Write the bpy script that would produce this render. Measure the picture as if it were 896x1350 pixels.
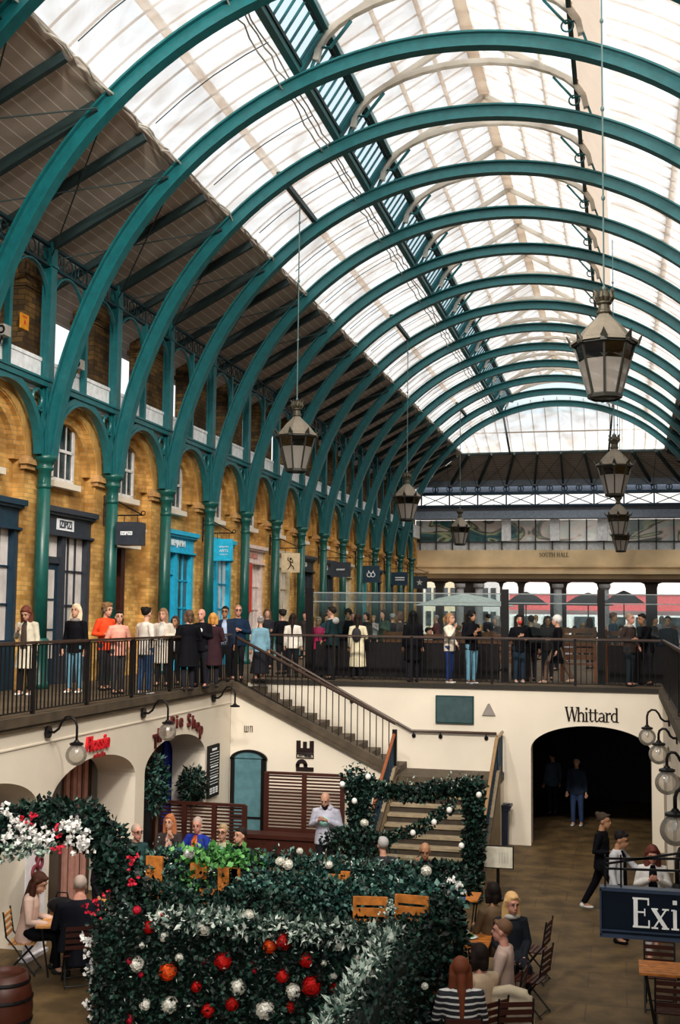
import bpy, bmesh, math, random
from mathutils import Vector, Matrix
R = math.radians
rnd = random.Random(7)
S = bpy.context.scene
for o in list(bpy.data.objects): bpy.data.objects.remove(o)
COL = S.collection

# ------------------------------------------------------------------ camera (calibrated against the building)
FPX, YAW, PITCH, ROLL = 1550.6, .2361, .087, .0111
EYE, UF = 5.36, 3.71            # eye height over the lower court, height of the upper walkway
cy_, sy_ = math.cos(YAW), math.sin(YAW)
FW = Vector((-sy_*math.cos(PITCH), cy_*math.cos(PITCH), math.sin(PITCH)))
r0 = Vector((cy_, sy_, 0)); u0 = r0.cross(FW)
RT = r0*math.cos(ROLL)+u0*math.sin(ROLL); UP = -r0*math.sin(ROLL)+u0*math.cos(ROLL)
cam = bpy.data.cameras.new('camera'); camo = bpy.data.objects.new('camera', cam); COL.objects.link(camo)
cam.sensor_fit = 'HORIZONTAL'; cam.sensor_width = 36; cam.lens = FPX*36/896; cam.clip_end = 400
camo.matrix_world = Matrix(((RT.x, UP.x, -FW.x, 0), (RT.y, UP.y, -FW.y, 0), (RT.z, UP.z, -FW.z, EYE), (0, 0, 0, 1)))
S.camera = camo
# measuring helpers: where does a sight line through the photograph meet a known plane of the building
def ray(x, y): return FW+RT*((x-448)/FPX)+UP*((675-y)/FPX)
def at_y(x, y, Y): d = ray(x, y); return d*(Y/d.y)+Vector((0, 0, EYE))
def at_x(x, y, X): d = ray(x, y); return d*(X/d.x)+Vector((0, 0, EYE))
def at_z(x, y, Z): d = ray(x, y); return d*((Z-EYE)/d.z)+Vector((0, 0, EYE))

# ------------------------------------------------------------------ light
W = bpy.data.worlds.new('sky'); S.world = W; W.use_nodes = True
nt = W.node_tree; nt.nodes.clear()
tc = nt.nodes.new('ShaderNodeTexCoord'); sx = nt.nodes.new('ShaderNodeSeparateXYZ'); rp = nt.nodes.new('ShaderNodeValToRGB')
bg = nt.nodes.new('ShaderNodeBackground'); wo = nt.nodes.new('ShaderNodeOutputWorld')
nt.links.new(tc.outputs['Generated'], sx.inputs[0]); nt.links.new(sx.outputs['Z'], rp.inputs[0])
rp.color_ramp.elements[0].position = 0.0; rp.color_ramp.elements[0].color = (.12, .12, .12, 1)
rp.color_ramp.elements[1].position = .03; rp.color_ramp.elements[1].color = (.93, .97, 1.0, 1)
nt.links.new(rp.outputs[0], bg.inputs[0]); bg.inputs[1].default_value = .78; nt.links.new(bg.outputs[0], wo.inputs[0])
def sun(name, direction, energy, angle, color):
    L = bpy.data.lights.new(name, 'SUN'); L.energy = energy; L.angle = R(angle); L.color = color
    o = bpy.data.objects.new(name, L); COL.objects.link(o)
    o.rotation_euler = Vector(direction).to_track_quat('-Z', 'Y').to_euler(); return o
sun('sun', (-.46, .50, -.73), 4.3, 50, (1.0, .95, .87))
def fill_spot(x, y, z, tx, ty, tz, power, size=75, color=(1.0, .93, .83)):
    L = bpy.data.lights.new('fill_lamp', 'SPOT'); L.energy = power; L.spot_size = R(size); L.spot_blend = .7; L.shadow_soft_size = .5; L.color = color
    o = bpy.data.objects.new('fill_lamp', L); COL.objects.link(o); o.location = (x, y, z)
    o.rotation_euler = (Vector((tx, ty, tz))-Vector((x, y, z))).to_track_quat('-Z', 'Y').to_euler()
FILL_SPOTS = [(-6.2, 8.6, 15.2, -4, 27, 1.5, 3200), (-.8, 8.6, 15.2, -9.5, 24, 4.5, 3700), (-3.4, 8.6, 15.6, -6, 45, 9, 5200)]
for f_ in FILL_SPOTS: fill_spot(*f_)  # added fill lights out of view, put in to brighten the interior
S.view_settings.view_transform = 'Standard'; S.view_settings.look = 'None'
S.view_settings.exposure = 0.6; S.view_settings.gamma = 1.0; S.view_settings.use_curve_mapping = False
S.cycles.use_denoising = True; S.cycles.max_bounces = 8; S.cycles.transparent_max_bounces = 24
S.cycles.diffuse_bounces = 4; S.cycles.sample_clamp_indirect = 6

# ------------------------------------------------------------------ materials
MC = {}
def mat(name, col=None, rough=.6, metal=0, spec=.3, build=None):
    if name in MC: return MC[name]
    m = bpy.data.materials.new(name); m.use_nodes = True; n = m.node_tree; b = n.nodes['Principled BSDF']
    if col is not None: b.inputs['Base Color'].default_value = (*col, 1)
    b.inputs['Roughness'].default_value = rough; b.inputs['Metallic'].default_value = metal
    b.inputs['Specular IOR Level'].default_value = spec
    if build: build(n, b)
    elif col is not None:            # every plain finish keeps a little wear in its colour
        noisy(n, b, col, .16, 6)
    MC[name] = m; return m
def coords(n, kind='Object'):
    t = n.nodes.new('ShaderNodeTexCoord'); return t.outputs[kind]
def noisy(n, b, col, amt=.2, scale=5, detail=4, bump=0):
    t = n.nodes.new('ShaderNodeTexNoise'); t.inputs['Scale'].default_value = scale; t.inputs['Detail'].default_value = detail
    n.links.new(coords(n), t.inputs['Vector'])
    r = n.nodes.new('ShaderNodeValToRGB'); r.color_ramp.elements[0].position = .3; r.color_ramp.elements[1].position = .7
    r.color_ramp.elements[0].color = (*[c*(1-amt) for c in col], 1); r.color_ramp.elements[1].color = (*[min(1, c*(1+amt)) for c in col], 1)
    n.links.new(t.outputs['Fac'], r.inputs[0]); n.links.new(r.outputs[0], b.inputs['Base Color'])
    if bump:
        bp = n.nodes.new('ShaderNodeBump'); bp.inputs['Strength'].default_value = bump
        n.links.new(t.outputs['Fac'], bp.inputs['Height']); n.links.new(bp.outputs[0], b.inputs['Normal'])
    return r
def math_(n, op, a, b=None, c=None):
    m = n.nodes.new('ShaderNodeMath'); m.operation = op
    for i, v in enumerate((a, b, c)):
        if v is None: continue
        if isinstance(v, (int, float)): m.inputs[i].default_value = v
        else: n.links.new(v, m.inputs[i])
    return m.outputs[0]
def mixc(n, fac, a, b):
    m = n.nodes.new('ShaderNodeMix'); m.data_type = 'RGBA'
    if isinstance(fac, (int, float)): m.inputs[0].default_value = fac
    else: n.links.new(fac, m.inputs[0])
    for i, v in ((6, a), (7, b)):
        if isinstance(v, tuple): m.inputs[i].default_value = (*v, 1)
        else: n.links.new(v, m.inputs[i])
    return m.outputs[2]
def brick_build(c1, c2, mort, swap='YZ', bw=.3, bh=.1, dirt=.5):
    def f(n, b):
        s = n.nodes.new('ShaderNodeSeparateXYZ'); n.links.new(coords(n), s.inputs[0])
        c = n.nodes.new('ShaderNodeCombineXYZ')
        a = math_(n, 'ADD', s.outputs['X'], s.outputs['Y'])
        n.links.new(a, c.inputs[0]); n.links.new(s.outputs['Z'], c.inputs[1])
        t = n.nodes.new('ShaderNodeTexBrick'); n.links.new(c.outputs[0], t.inputs['Vector'])
        t.inputs['Scale'].default_value = 1; t.inputs['Brick Width'].default_value = bw; t.inputs['Row Height'].default_value = bh
        t.inputs['Mortar Size'].default_value = .009; t.inputs['Color1'].default_value = (*c1, 1); t.inputs['Color2'].default_value = (*c2, 1)
        t.inputs['Mortar'].default_value = (*mort, 1); t.inputs['Bias'].default_value = -.1
        z = n.nodes.new('ShaderNodeTexNoise'); z.inputs['Scale'].default_value = 1.3; z.inputs['Detail'].default_value = 6
        n.links.new(coords(n), z.inputs['Vector'])
        k = n.nodes.new('ShaderNodeValToRGB'); k.color_ramp.elements[0].position = .35; k.color_ramp.elements[1].position = .65
        k.color_ramp.elements[0].color = (1-dirt, (1-dirt)*.9, (1-dirt)*.8, 1); k.color_ramp.elements[1].color = (1.1, 1.08, 1.0, 1)
        n.links.new(z.outputs['Fac'], k.inputs[0])
        m = n.nodes.new('ShaderNodeMix'); m.data_type = 'RGBA'; m.blend_type = 'MULTIPLY'; m.inputs[0].default_value = 1
        n.links.new(t.outputs[0], m.inputs[6]); n.links.new(k.outputs[0], m.inputs[7]); n.links.new(m.outputs[2], b.inputs['Base Color'])
        bp = n.nodes.new('ShaderNodeBump'); bp.inputs['Strength'].default_value = .5; bp.inputs['Distance'].default_value = .02
        iv = math_(n, 'SUBTRACT', 1, t.outputs['Fac']); n.links.new(iv, bp.inputs['Height']); n.links.new(bp.outputs[0], b.inputs['Normal'])
    return f
def stripe_build(axis, period, frac, base, line, amt=.2):
    def f(n, b):
        s = n.nodes.new('ShaderNodeSeparateXYZ'); n.links.new(coords(n), s.inputs[0])
        q = math_(n, 'FRACT', math_(n, 'DIVIDE', s.outputs[axis], period)); lt = math_(n, 'LESS_THAN', q, frac)
        t = n.nodes.new('ShaderNodeTexNoise'); t.inputs['Scale'].default_value = 1.7; t.inputs['Detail'].default_value = 5
        n.links.new(coords(n), t.inputs['Vector'])
        w = mixc(n, t.outputs['Fac'], tuple(c*(1-amt*2) for c in base), tuple(c*(1+amt*2) for c in base))
        n.links.new(mixc(n, lt, w, line), b.inputs['Base Color'])
    return f
def net_build(tr):
    # debris netting and old glass: part clear, part milky
    def f(n, b):
        out = n.nodes['Material Output']; n.nodes.remove(b)
        t = n.nodes.new('ShaderNodeTexNoise'); t.inputs['Scale'].default_value = .9; t.inputs['Detail'].default_value = 8; t.inputs['Distortion'].default_value = .8
        n.links.new(coords(n), t.inputs['Vector'])
        k = n.nodes.new('ShaderNodeValToRGB'); k.color_ramp.elements[0].position = .3; k.color_ramp.elements[1].position = .58
        k.color_ramp.elements[0].color = (.66, .60, .55, 1); k.color_ramp.elements[1].color = (.90, .90, .89, 1)
        n.links.new(t.outputs['Fac'], k.inputs[0])
        a = n.nodes.new('ShaderNodeBsdfTransparent'); c = n.nodes.new('ShaderNodeBsdfTranslucent')
        n.links.new(k.outputs[0], a.inputs[0]); n.links.new(k.outputs[0], c.inputs[0])
        m = n.nodes.new('ShaderNodeMixShader'); m.inputs[0].default_value = 1-tr
        n.links.new(a.outputs[0], m.inputs[1]); n.links.new(c.outputs[0], m.inputs[2]); n.links.new(m.outputs[0], out.inputs[0])
    return f
def glass_build(col, gl, ior=.06):
    def f(n, b):
        out = n.nodes['Material Output']; n.nodes.remove(b)
        a = n.nodes.new('ShaderNodeBsdfTransparent'); a.inputs[0].default_value = (*col, 1)
        g = n.nodes.new('ShaderNodeBsdfGlossy'); g.inputs['Roughness'].default_value = gl
        m = n.nodes.new('ShaderNodeMixShader'); fr = n.nodes.new('ShaderNodeFresnel'); fr.inputs[0].default_value = 1.45
        n.links.new(math_(n, 'ADD', fr.outputs[0], ior), m.inputs[0])
        n.links.new(a.outputs[0], m.inputs[1]); n.links.new(g.outputs[0], m.inputs[2]); n.links.new(m.outputs[0], out.inputs[0])
    return f
def island_build(cols, trans=.0):
    def f(n, b):
        g = n.nodes.new('ShaderNodeNewGeometry'); k = n.nodes.new('ShaderNodeValToRGB'); k.color_ramp.interpolation = 'LINEAR'
        e = k.color_ramp.elements
        while len(e) < len(cols): e.new(.5)
        for i, c in enumerate(cols): e[i].position = i/(len(cols)-1); e[i].color = (*c, 1)
        n.links.new(g.outputs['Random Per Island'], k.inputs[0]); n.links.new(k.outputs[0], b.inputs['Base Color'])
    return f
def emis(name, col, st):
    if name in MC: return MC[name]
    m = bpy.data.materials.new(name); m.use_nodes = True; b = m.node_tree.nodes['Principled BSDF']
    b.inputs['Base Color'].default_value = (*col, 1); b.inputs['Emission Color'].default_value = (*col, 1); b.inputs['Emission Strength'].default_value = st
    MC[name] = m; return m
TEAL = mat('teal_paint', (.004, .105, .118), .4, 0, .5)
TEALD = mat('green_column_paint', (.004, .075, .062), .34, 0, .5)
RAFT = mat('dark_rafter_paint', (.018, .035, .036), .5)
NAVY = mat('blue_grey_iron', (.03, .075, .13), .45)
BRICK = mat('yellow_brick', None, .85, build=brick_build((.80, .47, .15), (.50, .25, .05), (.50, .33, .13), dirt=.5))
BRICKL = mat('arch_brick', None, .85, build=brick_build((.70, .42, .13), (.58, .30, .07), (.5, .34, .16), bw=.1, bh=.3, dirt=.35))
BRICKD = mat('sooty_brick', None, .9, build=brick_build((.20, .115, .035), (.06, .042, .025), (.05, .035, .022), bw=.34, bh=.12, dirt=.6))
CREAM = mat('cream_render', None, .75, build=lambda n, b: noisy(n, b, (.76, .68, .56), .07, .7, 6))
STONE = mat('brown_stone_coping', None, .7, build=lambda n, b: noisy(n, b, (.075, .055, .036), .35, 3))
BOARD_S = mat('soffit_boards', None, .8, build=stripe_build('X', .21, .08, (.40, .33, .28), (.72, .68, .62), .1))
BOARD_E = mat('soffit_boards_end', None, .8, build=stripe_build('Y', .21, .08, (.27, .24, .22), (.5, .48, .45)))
NET = mat('netted_glass', None, build=net_build(.72))
NETL = mat('lantern_net', None, build=net_build(.72))
def milky(col, f_):
    def f(n, b):
        noisy(n, b, col, .1, 2); out = n.nodes['Material Output']; t = n.nodes.new('ShaderNodeBsdfTranslucent'); t.inputs[0].default_value = (*col, 1)
        m = n.nodes.new('ShaderNodeMixShader'); m.inputs[0].default_value = f_; n.links.new(b.outputs[0], m.inputs[1]); n.links.new(t.outputs[0], m.inputs[2]); n.links.new(m.outputs[0], out.inputs[0])
    return f
CURB = mat('stained_cream_curb', None, .8, build=milky((.62, .51, .42), .55))
GBAR = mat('weathered_glazing_bar', None, .8, build=milky((.74, .66, .58), .8))
PALE = mat('pale_truss_paint', None, .7, build=milky((.80, .76, .70), .6))
WHITEP = mat('white_panel', (.80, .82, .84), .5)
BLACK = mat('black_iron', (.006, .005, .005), .4, 0, .2)
HRAIL = mat('handrail_brown', (.055, .030, .020), .3, 0, .6)
WOODR = mat('red_handrail_wood', (.30, .085, .03), .4)
def slab_build(n, b):
    t = n.nodes.new('ShaderNodeTexBrick'); n.links.new(coords(n), t.inputs['Vector']); t.inputs['Scale'].default_value = 1
    t.inputs['Brick Width'].default_value = 1.1; t.inputs['Row Height'].default_value = .75; t.inputs['Mortar Size'].default_value = .012
    t.inputs['Color1'].default_value = (.125, .080, .034, 1); t.inputs['Color2'].default_value = (.105, .067, .029, 1); t.inputs['Mortar'].default_value = (.085, .055, .027, 1)
    z = n.nodes.new('ShaderNodeTexNoise'); z.inputs['Scale'].default_value = 2.2; z.inputs['Detail'].default_value = 8; n.links.new(coords(n), z.inputs['Vector'])
    k = n.nodes.new('ShaderNodeValToRGB'); k.color_ramp.elements[0].position = .35; k.color_ramp.elements[1].position = .7
    k.color_ramp.elements[0].color = (.55, .55, .55, 1); k.color_ramp.elements[1].color = (1.35, 1.3, 1.25, 1); n.links.new(z.outputs['Fac'], k.inputs[0])
    m = n.nodes.new('ShaderNodeMix'); m.data_type = 'RGBA'; m.blend_type = 'MULTIPLY'; m.inputs[0].default_value = 1
    n.links.new(t.outputs[0], m.inputs[6]); n.links.new(k.outputs[0], m.inputs[7]); n.links.new(m.outputs[2], b.inputs['Base Color'])
FLAG = mat('flagstones', None, .62, build=slab_build)
DECK = mat('walkway_stone', None, .7, build=lambda n, b: noisy(n, b, (.10, .07, .042), .3, 2))
SHOPB = mat('charcoal_shopfront', (.030, .036, .048), .4)
SHOPN = mat('navy_shopfront', (.012, .035, .060), .4)
BLUE = mat('bright_blue_shopfront', (.02, .42, .66), .4)
PANE = mat('pale_lit_pane', None, .15, build=lambda n, b: noisy(n, b, (.72, .67, .64), .35, 1.1))
PANED = mat('dark_pane', None, .08, spec=.8, build=lambda n, b: noisy(n, b, (.05, .06, .065), .8, 1.4))
RED = mat('red_paint', (.72, .035, .018), .45)
SLAT = mat('red_brown_slats', (.048, .011, .006), .5)
OAK = mat('orange_oak', None, .45, build=lambda n, b: noisy(n, b, (.46, .155, .028), .35, 9))
PINE = mat('table_pine', None, .4, build=lambda n, b: noisy(n, b, (.60, .28, .085), .3, 7))
WALNUT = mat('brown_bench_wood', None, .5, build=lambda n, b: noisy(n, b, (.14, .05, .02), .35, 5))
STEEL = mat('black_folding_frame', (.01, .01, .01), .4)
LAMPF = mat('lantern_frame_paint', (.022, .022, .018), .4)
LAMPR = mat('lantern_roof_paint', (.15, .128, .098), .65)
def frost(n, b):
    b.inputs['Base Color'].default_value = (.45, .41, .37, 1); b.inputs['Transmission Weight'].default_value = .0
    out = n.nodes['Material Output']; t = n.nodes.new('ShaderNodeBsdfTranslucent'); t.inputs[0].default_value = (.72, .68, .64, 1)
    a = n.nodes.new('ShaderNodeBsdfTransparent'); a.inputs[0].default_value = (.9, .88, .86, 1)
    m = n.nodes.new('ShaderNodeMixShader'); m.inputs[0].default_value = .55; m2 = n.nodes.new('ShaderNodeMixShader'); m2.inputs[0].default_value = .3
    n.links.new(b.outputs[0], m.inputs[1]); n.links.new(t.outputs[0], m.inputs[2]); n.links.new(m.outputs[0], m2.inputs[1]); n.links.new(a.outputs[0], m2.inputs[2])
    n.links.new(m2.outputs[0], out.inputs[0])
FROST = mat('frosted_lamp_glass', None, .35, build=frost)
SMOKE = mat('smoked_lamp_glass', None, build=glass_build((.20, .19, .17), .15, .04))
def globe_build(n, b):
    glass_build((.90, .88, .85), .12, .04)(n, b); out = n.nodes['Material Output']; g = out.inputs[0].links[0].from_socket
    d = n.nodes.new('ShaderNodeBsdfTranslucent'); d.inputs[0].default_value = (.9, .86, .8, 1); d2 = n.nodes.new('ShaderNodeBsdfDiffuse'); d2.inputs[0].default_value = (.62, .57, .5, 1)
    a = n.nodes.new('ShaderNodeMixShader'); n.links.new(d.outputs[0], a.inputs[1]); n.links.new(d2.outputs[0], a.inputs[2])
    m = n.nodes.new('ShaderNodeMixShader'); m.inputs[0].default_value = .2; n.links.new(g, m.inputs[1]); n.links.new(a.outputs[0], m.inputs[2]); n.links.new(m.outputs[0], out.inputs[0])
GLOBE = mat('clear_globe_glass', None, build=globe_build)
SCREEN = mat('windscreen_glass', None, build=glass_build((.80, .87, .86), .05, .03))
LEAF = mat('dark_green_leaves', None, .45, build=island_build([(.0008, .003, .002), (.001, .006, .004), (.003, .015, .010), (.006, .026, .017), (.030, .085, .060)]))
LEAF2 = mat('blue_green_leaves', None, .45, build=island_build([(.001, .005, .004), (.003, .016, .013), (.008, .040, .032), (.025, .095, .075), (.14, .26, .22)]))
VARI = mat('variegated_leaves', None, .5, build=island_build([(.004, .015, .010), (.05, .11, .08), (.42, .52, .44), (.78, .82, .74)]))
LIME = mat('bright_green_leaves', None, .45, build=island_build([(.01, .06, .01), (.05, .20, .04), (.16, .40, .12)]))
WHITEL = mat('white_petals', None, .6, build=island_build([(.72, .70, .66), (.86, .85, .83)]))
REDF = mat('red_petals', None, .5, build=island_build([(.40, .006, .006), (.72, .02, .015)]))
PINKF = mat('magenta_petals', None, .5, build=island_build([(.45, .008, .03), (.65, .02, .05)]))
ORANF = mat('orange_petals', None, .5, build=island_build([(.70, .06, .01), (.80, .14, .02)]))
CREAMF = mat('ivory_petals', None, .55, build=island_build([(.76, .73, .64), (.86, .84, .77)]))
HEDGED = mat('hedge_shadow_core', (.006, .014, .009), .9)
def plain(col, rough=.75): return mat('finish_%02x%02x%02x_%d' % (*[int(max(0, min(1, c))**.45*255) for c in col], int(rough*10)), col, rough, 0, .08 if max(col) < .06 else .25)

# ------------------------------------------------------------------ mesh helpers
class MB:
    def __init__(s): s.v = []; s.f = []; s.m = []; s.cur = 0; s.mats = []
    def use(s, m):
        if m not in s.mats: s.mats.append(m)
        s.cur = s.mats.index(m); return s
    def add(s, vs, fs):
        b = len(s.v); s.v += [tuple(p) for p in vs]
        for f in fs: s.f.append([b+i for i in f]); s.m.append(s.cur)
    def box(s, x0, x1, y0, y1, z0, z1):
        s.add([(x0, y0, z0), (x1, y0, z0), (x1, y1, z0), (x0, y1, z0), (x0, y0, z1), (x1, y0, z1), (x1, y1, z1), (x0, y1, z1)],
              [(0, 3, 2, 1), (4, 5, 6, 7), (0, 1, 5, 4), (1, 2, 6, 5), (2, 3, 7, 6), (3, 0, 4, 7)])
    def cbox(s, c, sz): s.box(c[0]-sz[0]/2, c[0]+sz[0]/2, c[1]-sz[1]/2, c[1]+sz[1]/2, c[2]-sz[2]/2, c[2]+sz[2]/2)
    def beam(s, a, b, w, h, up=(0, 0, 1)):
        a, b = Vector(a), Vector(b); d = (b-a).normalized(); up = Vector(up)
        if abs(d.dot(up)) > .98: up = Vector((0, 1, 0)) if abs(d.y) < .9 else Vector((1, 0, 0))
        r = d.cross(up).normalized(); u = r.cross(d); P = []
        for p in (a, b):
            for i, j in ((-1, -1), (1, -1), (1, 1), (-1, 1)): P.append(p+r*(i*w/2)+u*(j*h/2))
        s.add(P, [(0, 1, 2, 3), (7, 6, 5, 4), (0, 4, 5, 1), (1, 5, 6, 2), (2, 6, 7, 3), (3, 7, 4, 0)])
    def tube(s, pts, r, n=8, cap=True):
        pts = [Vector(p) for p in pts]; k = len(pts); rs = r if isinstance(r, (list, tuple)) else [r]*k
        prev = None; P = []
        for i, p in enumerate(pts):
            d = (pts[min(i+1, k-1)]-pts[max(i-1, 0)]).normalized()
            if prev is None:
                t = Vector((0, 0, 1)) if abs(d.z) < .9 else Vector((1, 0, 0)); a = d.cross(t).normalized()
            else: a = (prev-d*prev.dot(d)).normalized()
            prev = a; b = d.cross(a)
            for j in range(n):
                q = 2*math.pi*j/n; P.append(p+(a*math.cos(q)+b*math.sin(q))*rs[i])
        F = [(i*n+j, i*n+(j+1) % n, (i+1)*n+(j+1) % n, (i+1)*n+j) for i in range(k-1) for j in range(n)]
        if cap: F += [tuple(range(n-1, -1, -1)), tuple((k-1)*n+j for j in range(n))]
        s.add(P, F)
    def lathe(s, prof, n=16, c=(0, 0, 0), rot=0, cap=True):
        P = [(c[0]+r*math.cos(2*math.pi*j/n+rot), c[1]+r*math.sin(2*math.pi*j/n+rot), c[2]+z) for r, z in prof for j in range(n)]
        F = [(i*n+j, i*n+(j+1) % n, (i+1)*n+(j+1) % n, (i+1)*n+j) for i in range(len(prof)-1) for j in range(n)]
        if cap: F += [tuple(range(n-1, -1, -1)), tuple((len(prof)-1)*n+j for j in range(n))]
        s.add(P, F)
    def ell(s, c, r, n=10, m=7, M=None):
        c = Vector(c); P = []
        for i in range(m+1):
            t = math.pi*i/m
            for j in range(n):
                q = 2*math.pi*j/n; v = Vector((r[0]*math.sin(t)*math.cos(q), r[1]*math.sin(t)*math.sin(q), -r[2]*math.cos(t)))
                if M is not None: v = M @ v
                P.append(c+v)
        s.add(P, [(i*n+j, i*n+(j+1) % n, (i+1)*n+(j+1) % n, (i+1)*n+j) for i in range(m) for j in range(n)])
    def torus(s, c, R_, r, axis='Y', n=20, k=6):
        P = []
        for i in range(n):
            a = 2*math.pi*i/n
            for j in range(k):
                b = 2*math.pi*j/k; q = R_+r*math.cos(b); x, y, z = q*math.cos(a), r*math.sin(b), q*math.sin(a)
                if axis == 'X': x, y = y, x
                if axis == 'Z': y, z = z, y
                P.append((c[0]+x, c[1]+y, c[2]+z))
        s.add(P, [(i*k+j, i*k+(j+1) % k, ((i+1) % n)*k+(j+1) % k, ((i+1) % n)*k+j) for i in range(n) for j in range(k)])
    def prism(s, poly, a0, a1, axis='Y'):
        def P(u, v, w): return (u, w, v) if axis == 'Y' else ((w, u, v) if axis == 'X' else (u, v, w))
        n = len(poly); s.add([P(u, v, a0) for u, v in poly]+[P(u, v, a1) for u, v in poly],
            [tuple(range(n)), tuple(range(2*n-1, n-1, -1))]+[(i, (i+1) % n, n+(i+1) % n, n+i) for i in range(n)])
    def sweep_arc(s, sec, cx, cz, a0, a1, n, y0=0, shift=None):
        P = []; k = len(sec)
        for i in range(n+1):
            a = a0+(a1-a0)*i/n
            for r, y in sec:
                x = cx+r*math.cos(a)
                if shift: x += shift(a)
                P.append((x, y0+y, cz+r*math.sin(a)))
        s.add(P, [(i*k+j, i*k+(j+1) % k, (i+1)*k+(j+1) % k, (i+1)*k+j) for i in range(n) for j in range(k)]+[tuple(range(k)), tuple(n*k+j for j in range(k-1, -1, -1))])
    def arch(s, mp, u0, u1, v0, v1, uc, hw, spring, rise, w0, w1, n=20):
        """wall segment u0..u1, v0..v1 with an arched opening; mp(u,v,w)->xyz, w0 is the face, w1 the back"""
        L, Rr = uc-hw, uc+hw
        top = [(uc-hw*math.cos(math.pi*i/n), spring+rise*math.sin(math.pi*i/n)) for i in range(n+1)]
        for w in (w0, w1):
            q = lambda u, v: mp(u, v, w)
            if L > u0: s.add([q(u0, v0), q(L, v0), q(L, v1), q(u0, v1)], [(0, 1, 2, 3)])
            if u1 > Rr: s.add([q(Rr, v0), q(u1, v0), q(u1, v1), q(Rr, v1)], [(0, 1, 2, 3)])
            for (a, b), (c, d) in zip(top, top[1:]): s.add([q(a, b), q(c, d), q(c, v1), q(a, v1)], [(0, 1, 2, 3)])
        path = [(L, v0)]+top+[(Rr, v0)]
        for (a, b), (c, d) in zip(path, path[1:]): s.add([mp(a, b, w0), mp(c, d, w0), mp(c, d, w1), mp(a, b, w1)], [(0, 1, 2, 3)])
        for a, b, c, d in ((u0, v1, u1, v1), (u0, v0, u0, v1), (u1, v0, u1, v1)):
            s.add([mp(a, b, w0), mp(c, d, w0), mp(c, d, w1), mp(a, b, w1)], [(0, 1, 2, 3)])
    def archring(s, mp, uc, r0_, r1_, spring, w0, w1, n=20, k0=1.0, a0=0, a1=math.pi):
        P = []
        for i in range(n+1):
            a = a1+(a0-a1)*i/n
            for r in (r0_, r1_):
                for w in (w0, w1): P.append(mp(uc+r*math.cos(a), spring+r*k0*math.sin(a), w))
        F = []
        for i in range(n):
            b = i*4; F += [(b, b+4, b+6, b+2), (b+1, b+3, b+7, b+5), (b, b+1, b+5, b+4), (b+2, b+6, b+7, b+3)]
        s.add(P, F+[(0, 2, 3, 1), (n*4, n*4+1, n*4+3, n*4+2)])
    def leaf(s, p, d, nrm, L, w):
        d = d.normalized(); sd = d.cross(nrm)
        if sd.length < 1e-4: sd = d.orthogonal()
        sd.normalize(); u = sd.cross(d); m = p+d*L*.45
        s.add([p, m+sd*w-u*w*.25, p+d*L, m-sd*w-u*w*.25], [(0, 1, 2), (0, 2, 3)])
    def build(s, name, m=None, parent=None, smooth=False, **tags):
        me = bpy.data.meshes.new(name)
        if parent and tags.pop('world', False):
            b = base_of(parent); s.v = [(x-b.x, y-b.y, z-b.z) for x, y, z in s.v]
        me.from_pydata(s.v, [], s.f)
        if s.mats:
            for q in s.mats: me.materials.append(q)
            me.polygons.foreach_set('material_index', s.m)
        elif m: me.materials.append(m)
        if smooth: me.polygons.foreach_set('use_smooth', [True]*len(me.polygons))
        me.update()
        o = bpy.data.objects.new(name, me); COL.objects.link(o)
        if parent: o.parent = parent
        if tags: tag(o, **tags)
        return o
def base_of(o):
    v = Vector()
    while o: v = v+o.location; o = o.parent
    return v
def tag(o, label=None, cat=None, group=None, kind=None):
    if label: o['label'] = label
    if cat: o['category'] = cat
    if group: o['group'] = group
    if kind: o['kind'] = kind
    return o
def thing(name, label, cat, loc=(0, 0, 0), rz=0, group=None):
    o = bpy.data.objects.new(name, None); COL.objects.link(o); o.location = loc; o.rotation_euler = (0, 0, rz); o.empty_display_size = .1
    return tag(o, label, cat, group)
def struct(name, mb, m=None, parent=None, smooth=False):
    return mb.build(name, m, parent, smooth, kind='structure')
def dup(root, loc=None, rz=None, label=None, group=None):
    def cp(o, par):
        c = o.copy(); COL.objects.link(c)
        if par: c.parent = par
        for ch in list(o.children): cp(ch, c)
        return c
    r = cp(root, None)
    if loc is not None: r.location = loc
    if rz is not None: r.rotation_euler = (0, 0, rz)
    if label: r['label'] = label
    if group: r['group'] = group
    return r
YZ = lambda u, v, w: (w, u, v)      # wall running along the hall
XZ = lambda u, v, w: (u, w, v)      # wall across the hall
def text(body, size, loc, rot, m, parent=None, name='lettering', ext=.008, align='CENTER', bold=0, sx=1, skew=0):
    c = bpy.data.curves.new(name, 'FONT'); c.body = body; c.size = size; c.extrude = ext; c.align_x = align; c.align_y = 'CENTER'; c.offset = bold; c.shear = skew
    tmp = bpy.data.objects.new(name, c); me = bpy.data.meshes.new_from_object(tmp); bpy.data.objects.remove(tmp); bpy.data.curves.remove(c)
    me.materials.clear(); me.materials.append(m)
    o = bpy.data.objects.new(name, me); COL.objects.link(o); o.rotation_euler = rot; o.scale = (sx, 1, 1)
    if parent: o.parent = parent; o.location = Vector(loc)-base_of(parent)
    else: o.location = loc
    return o
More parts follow.
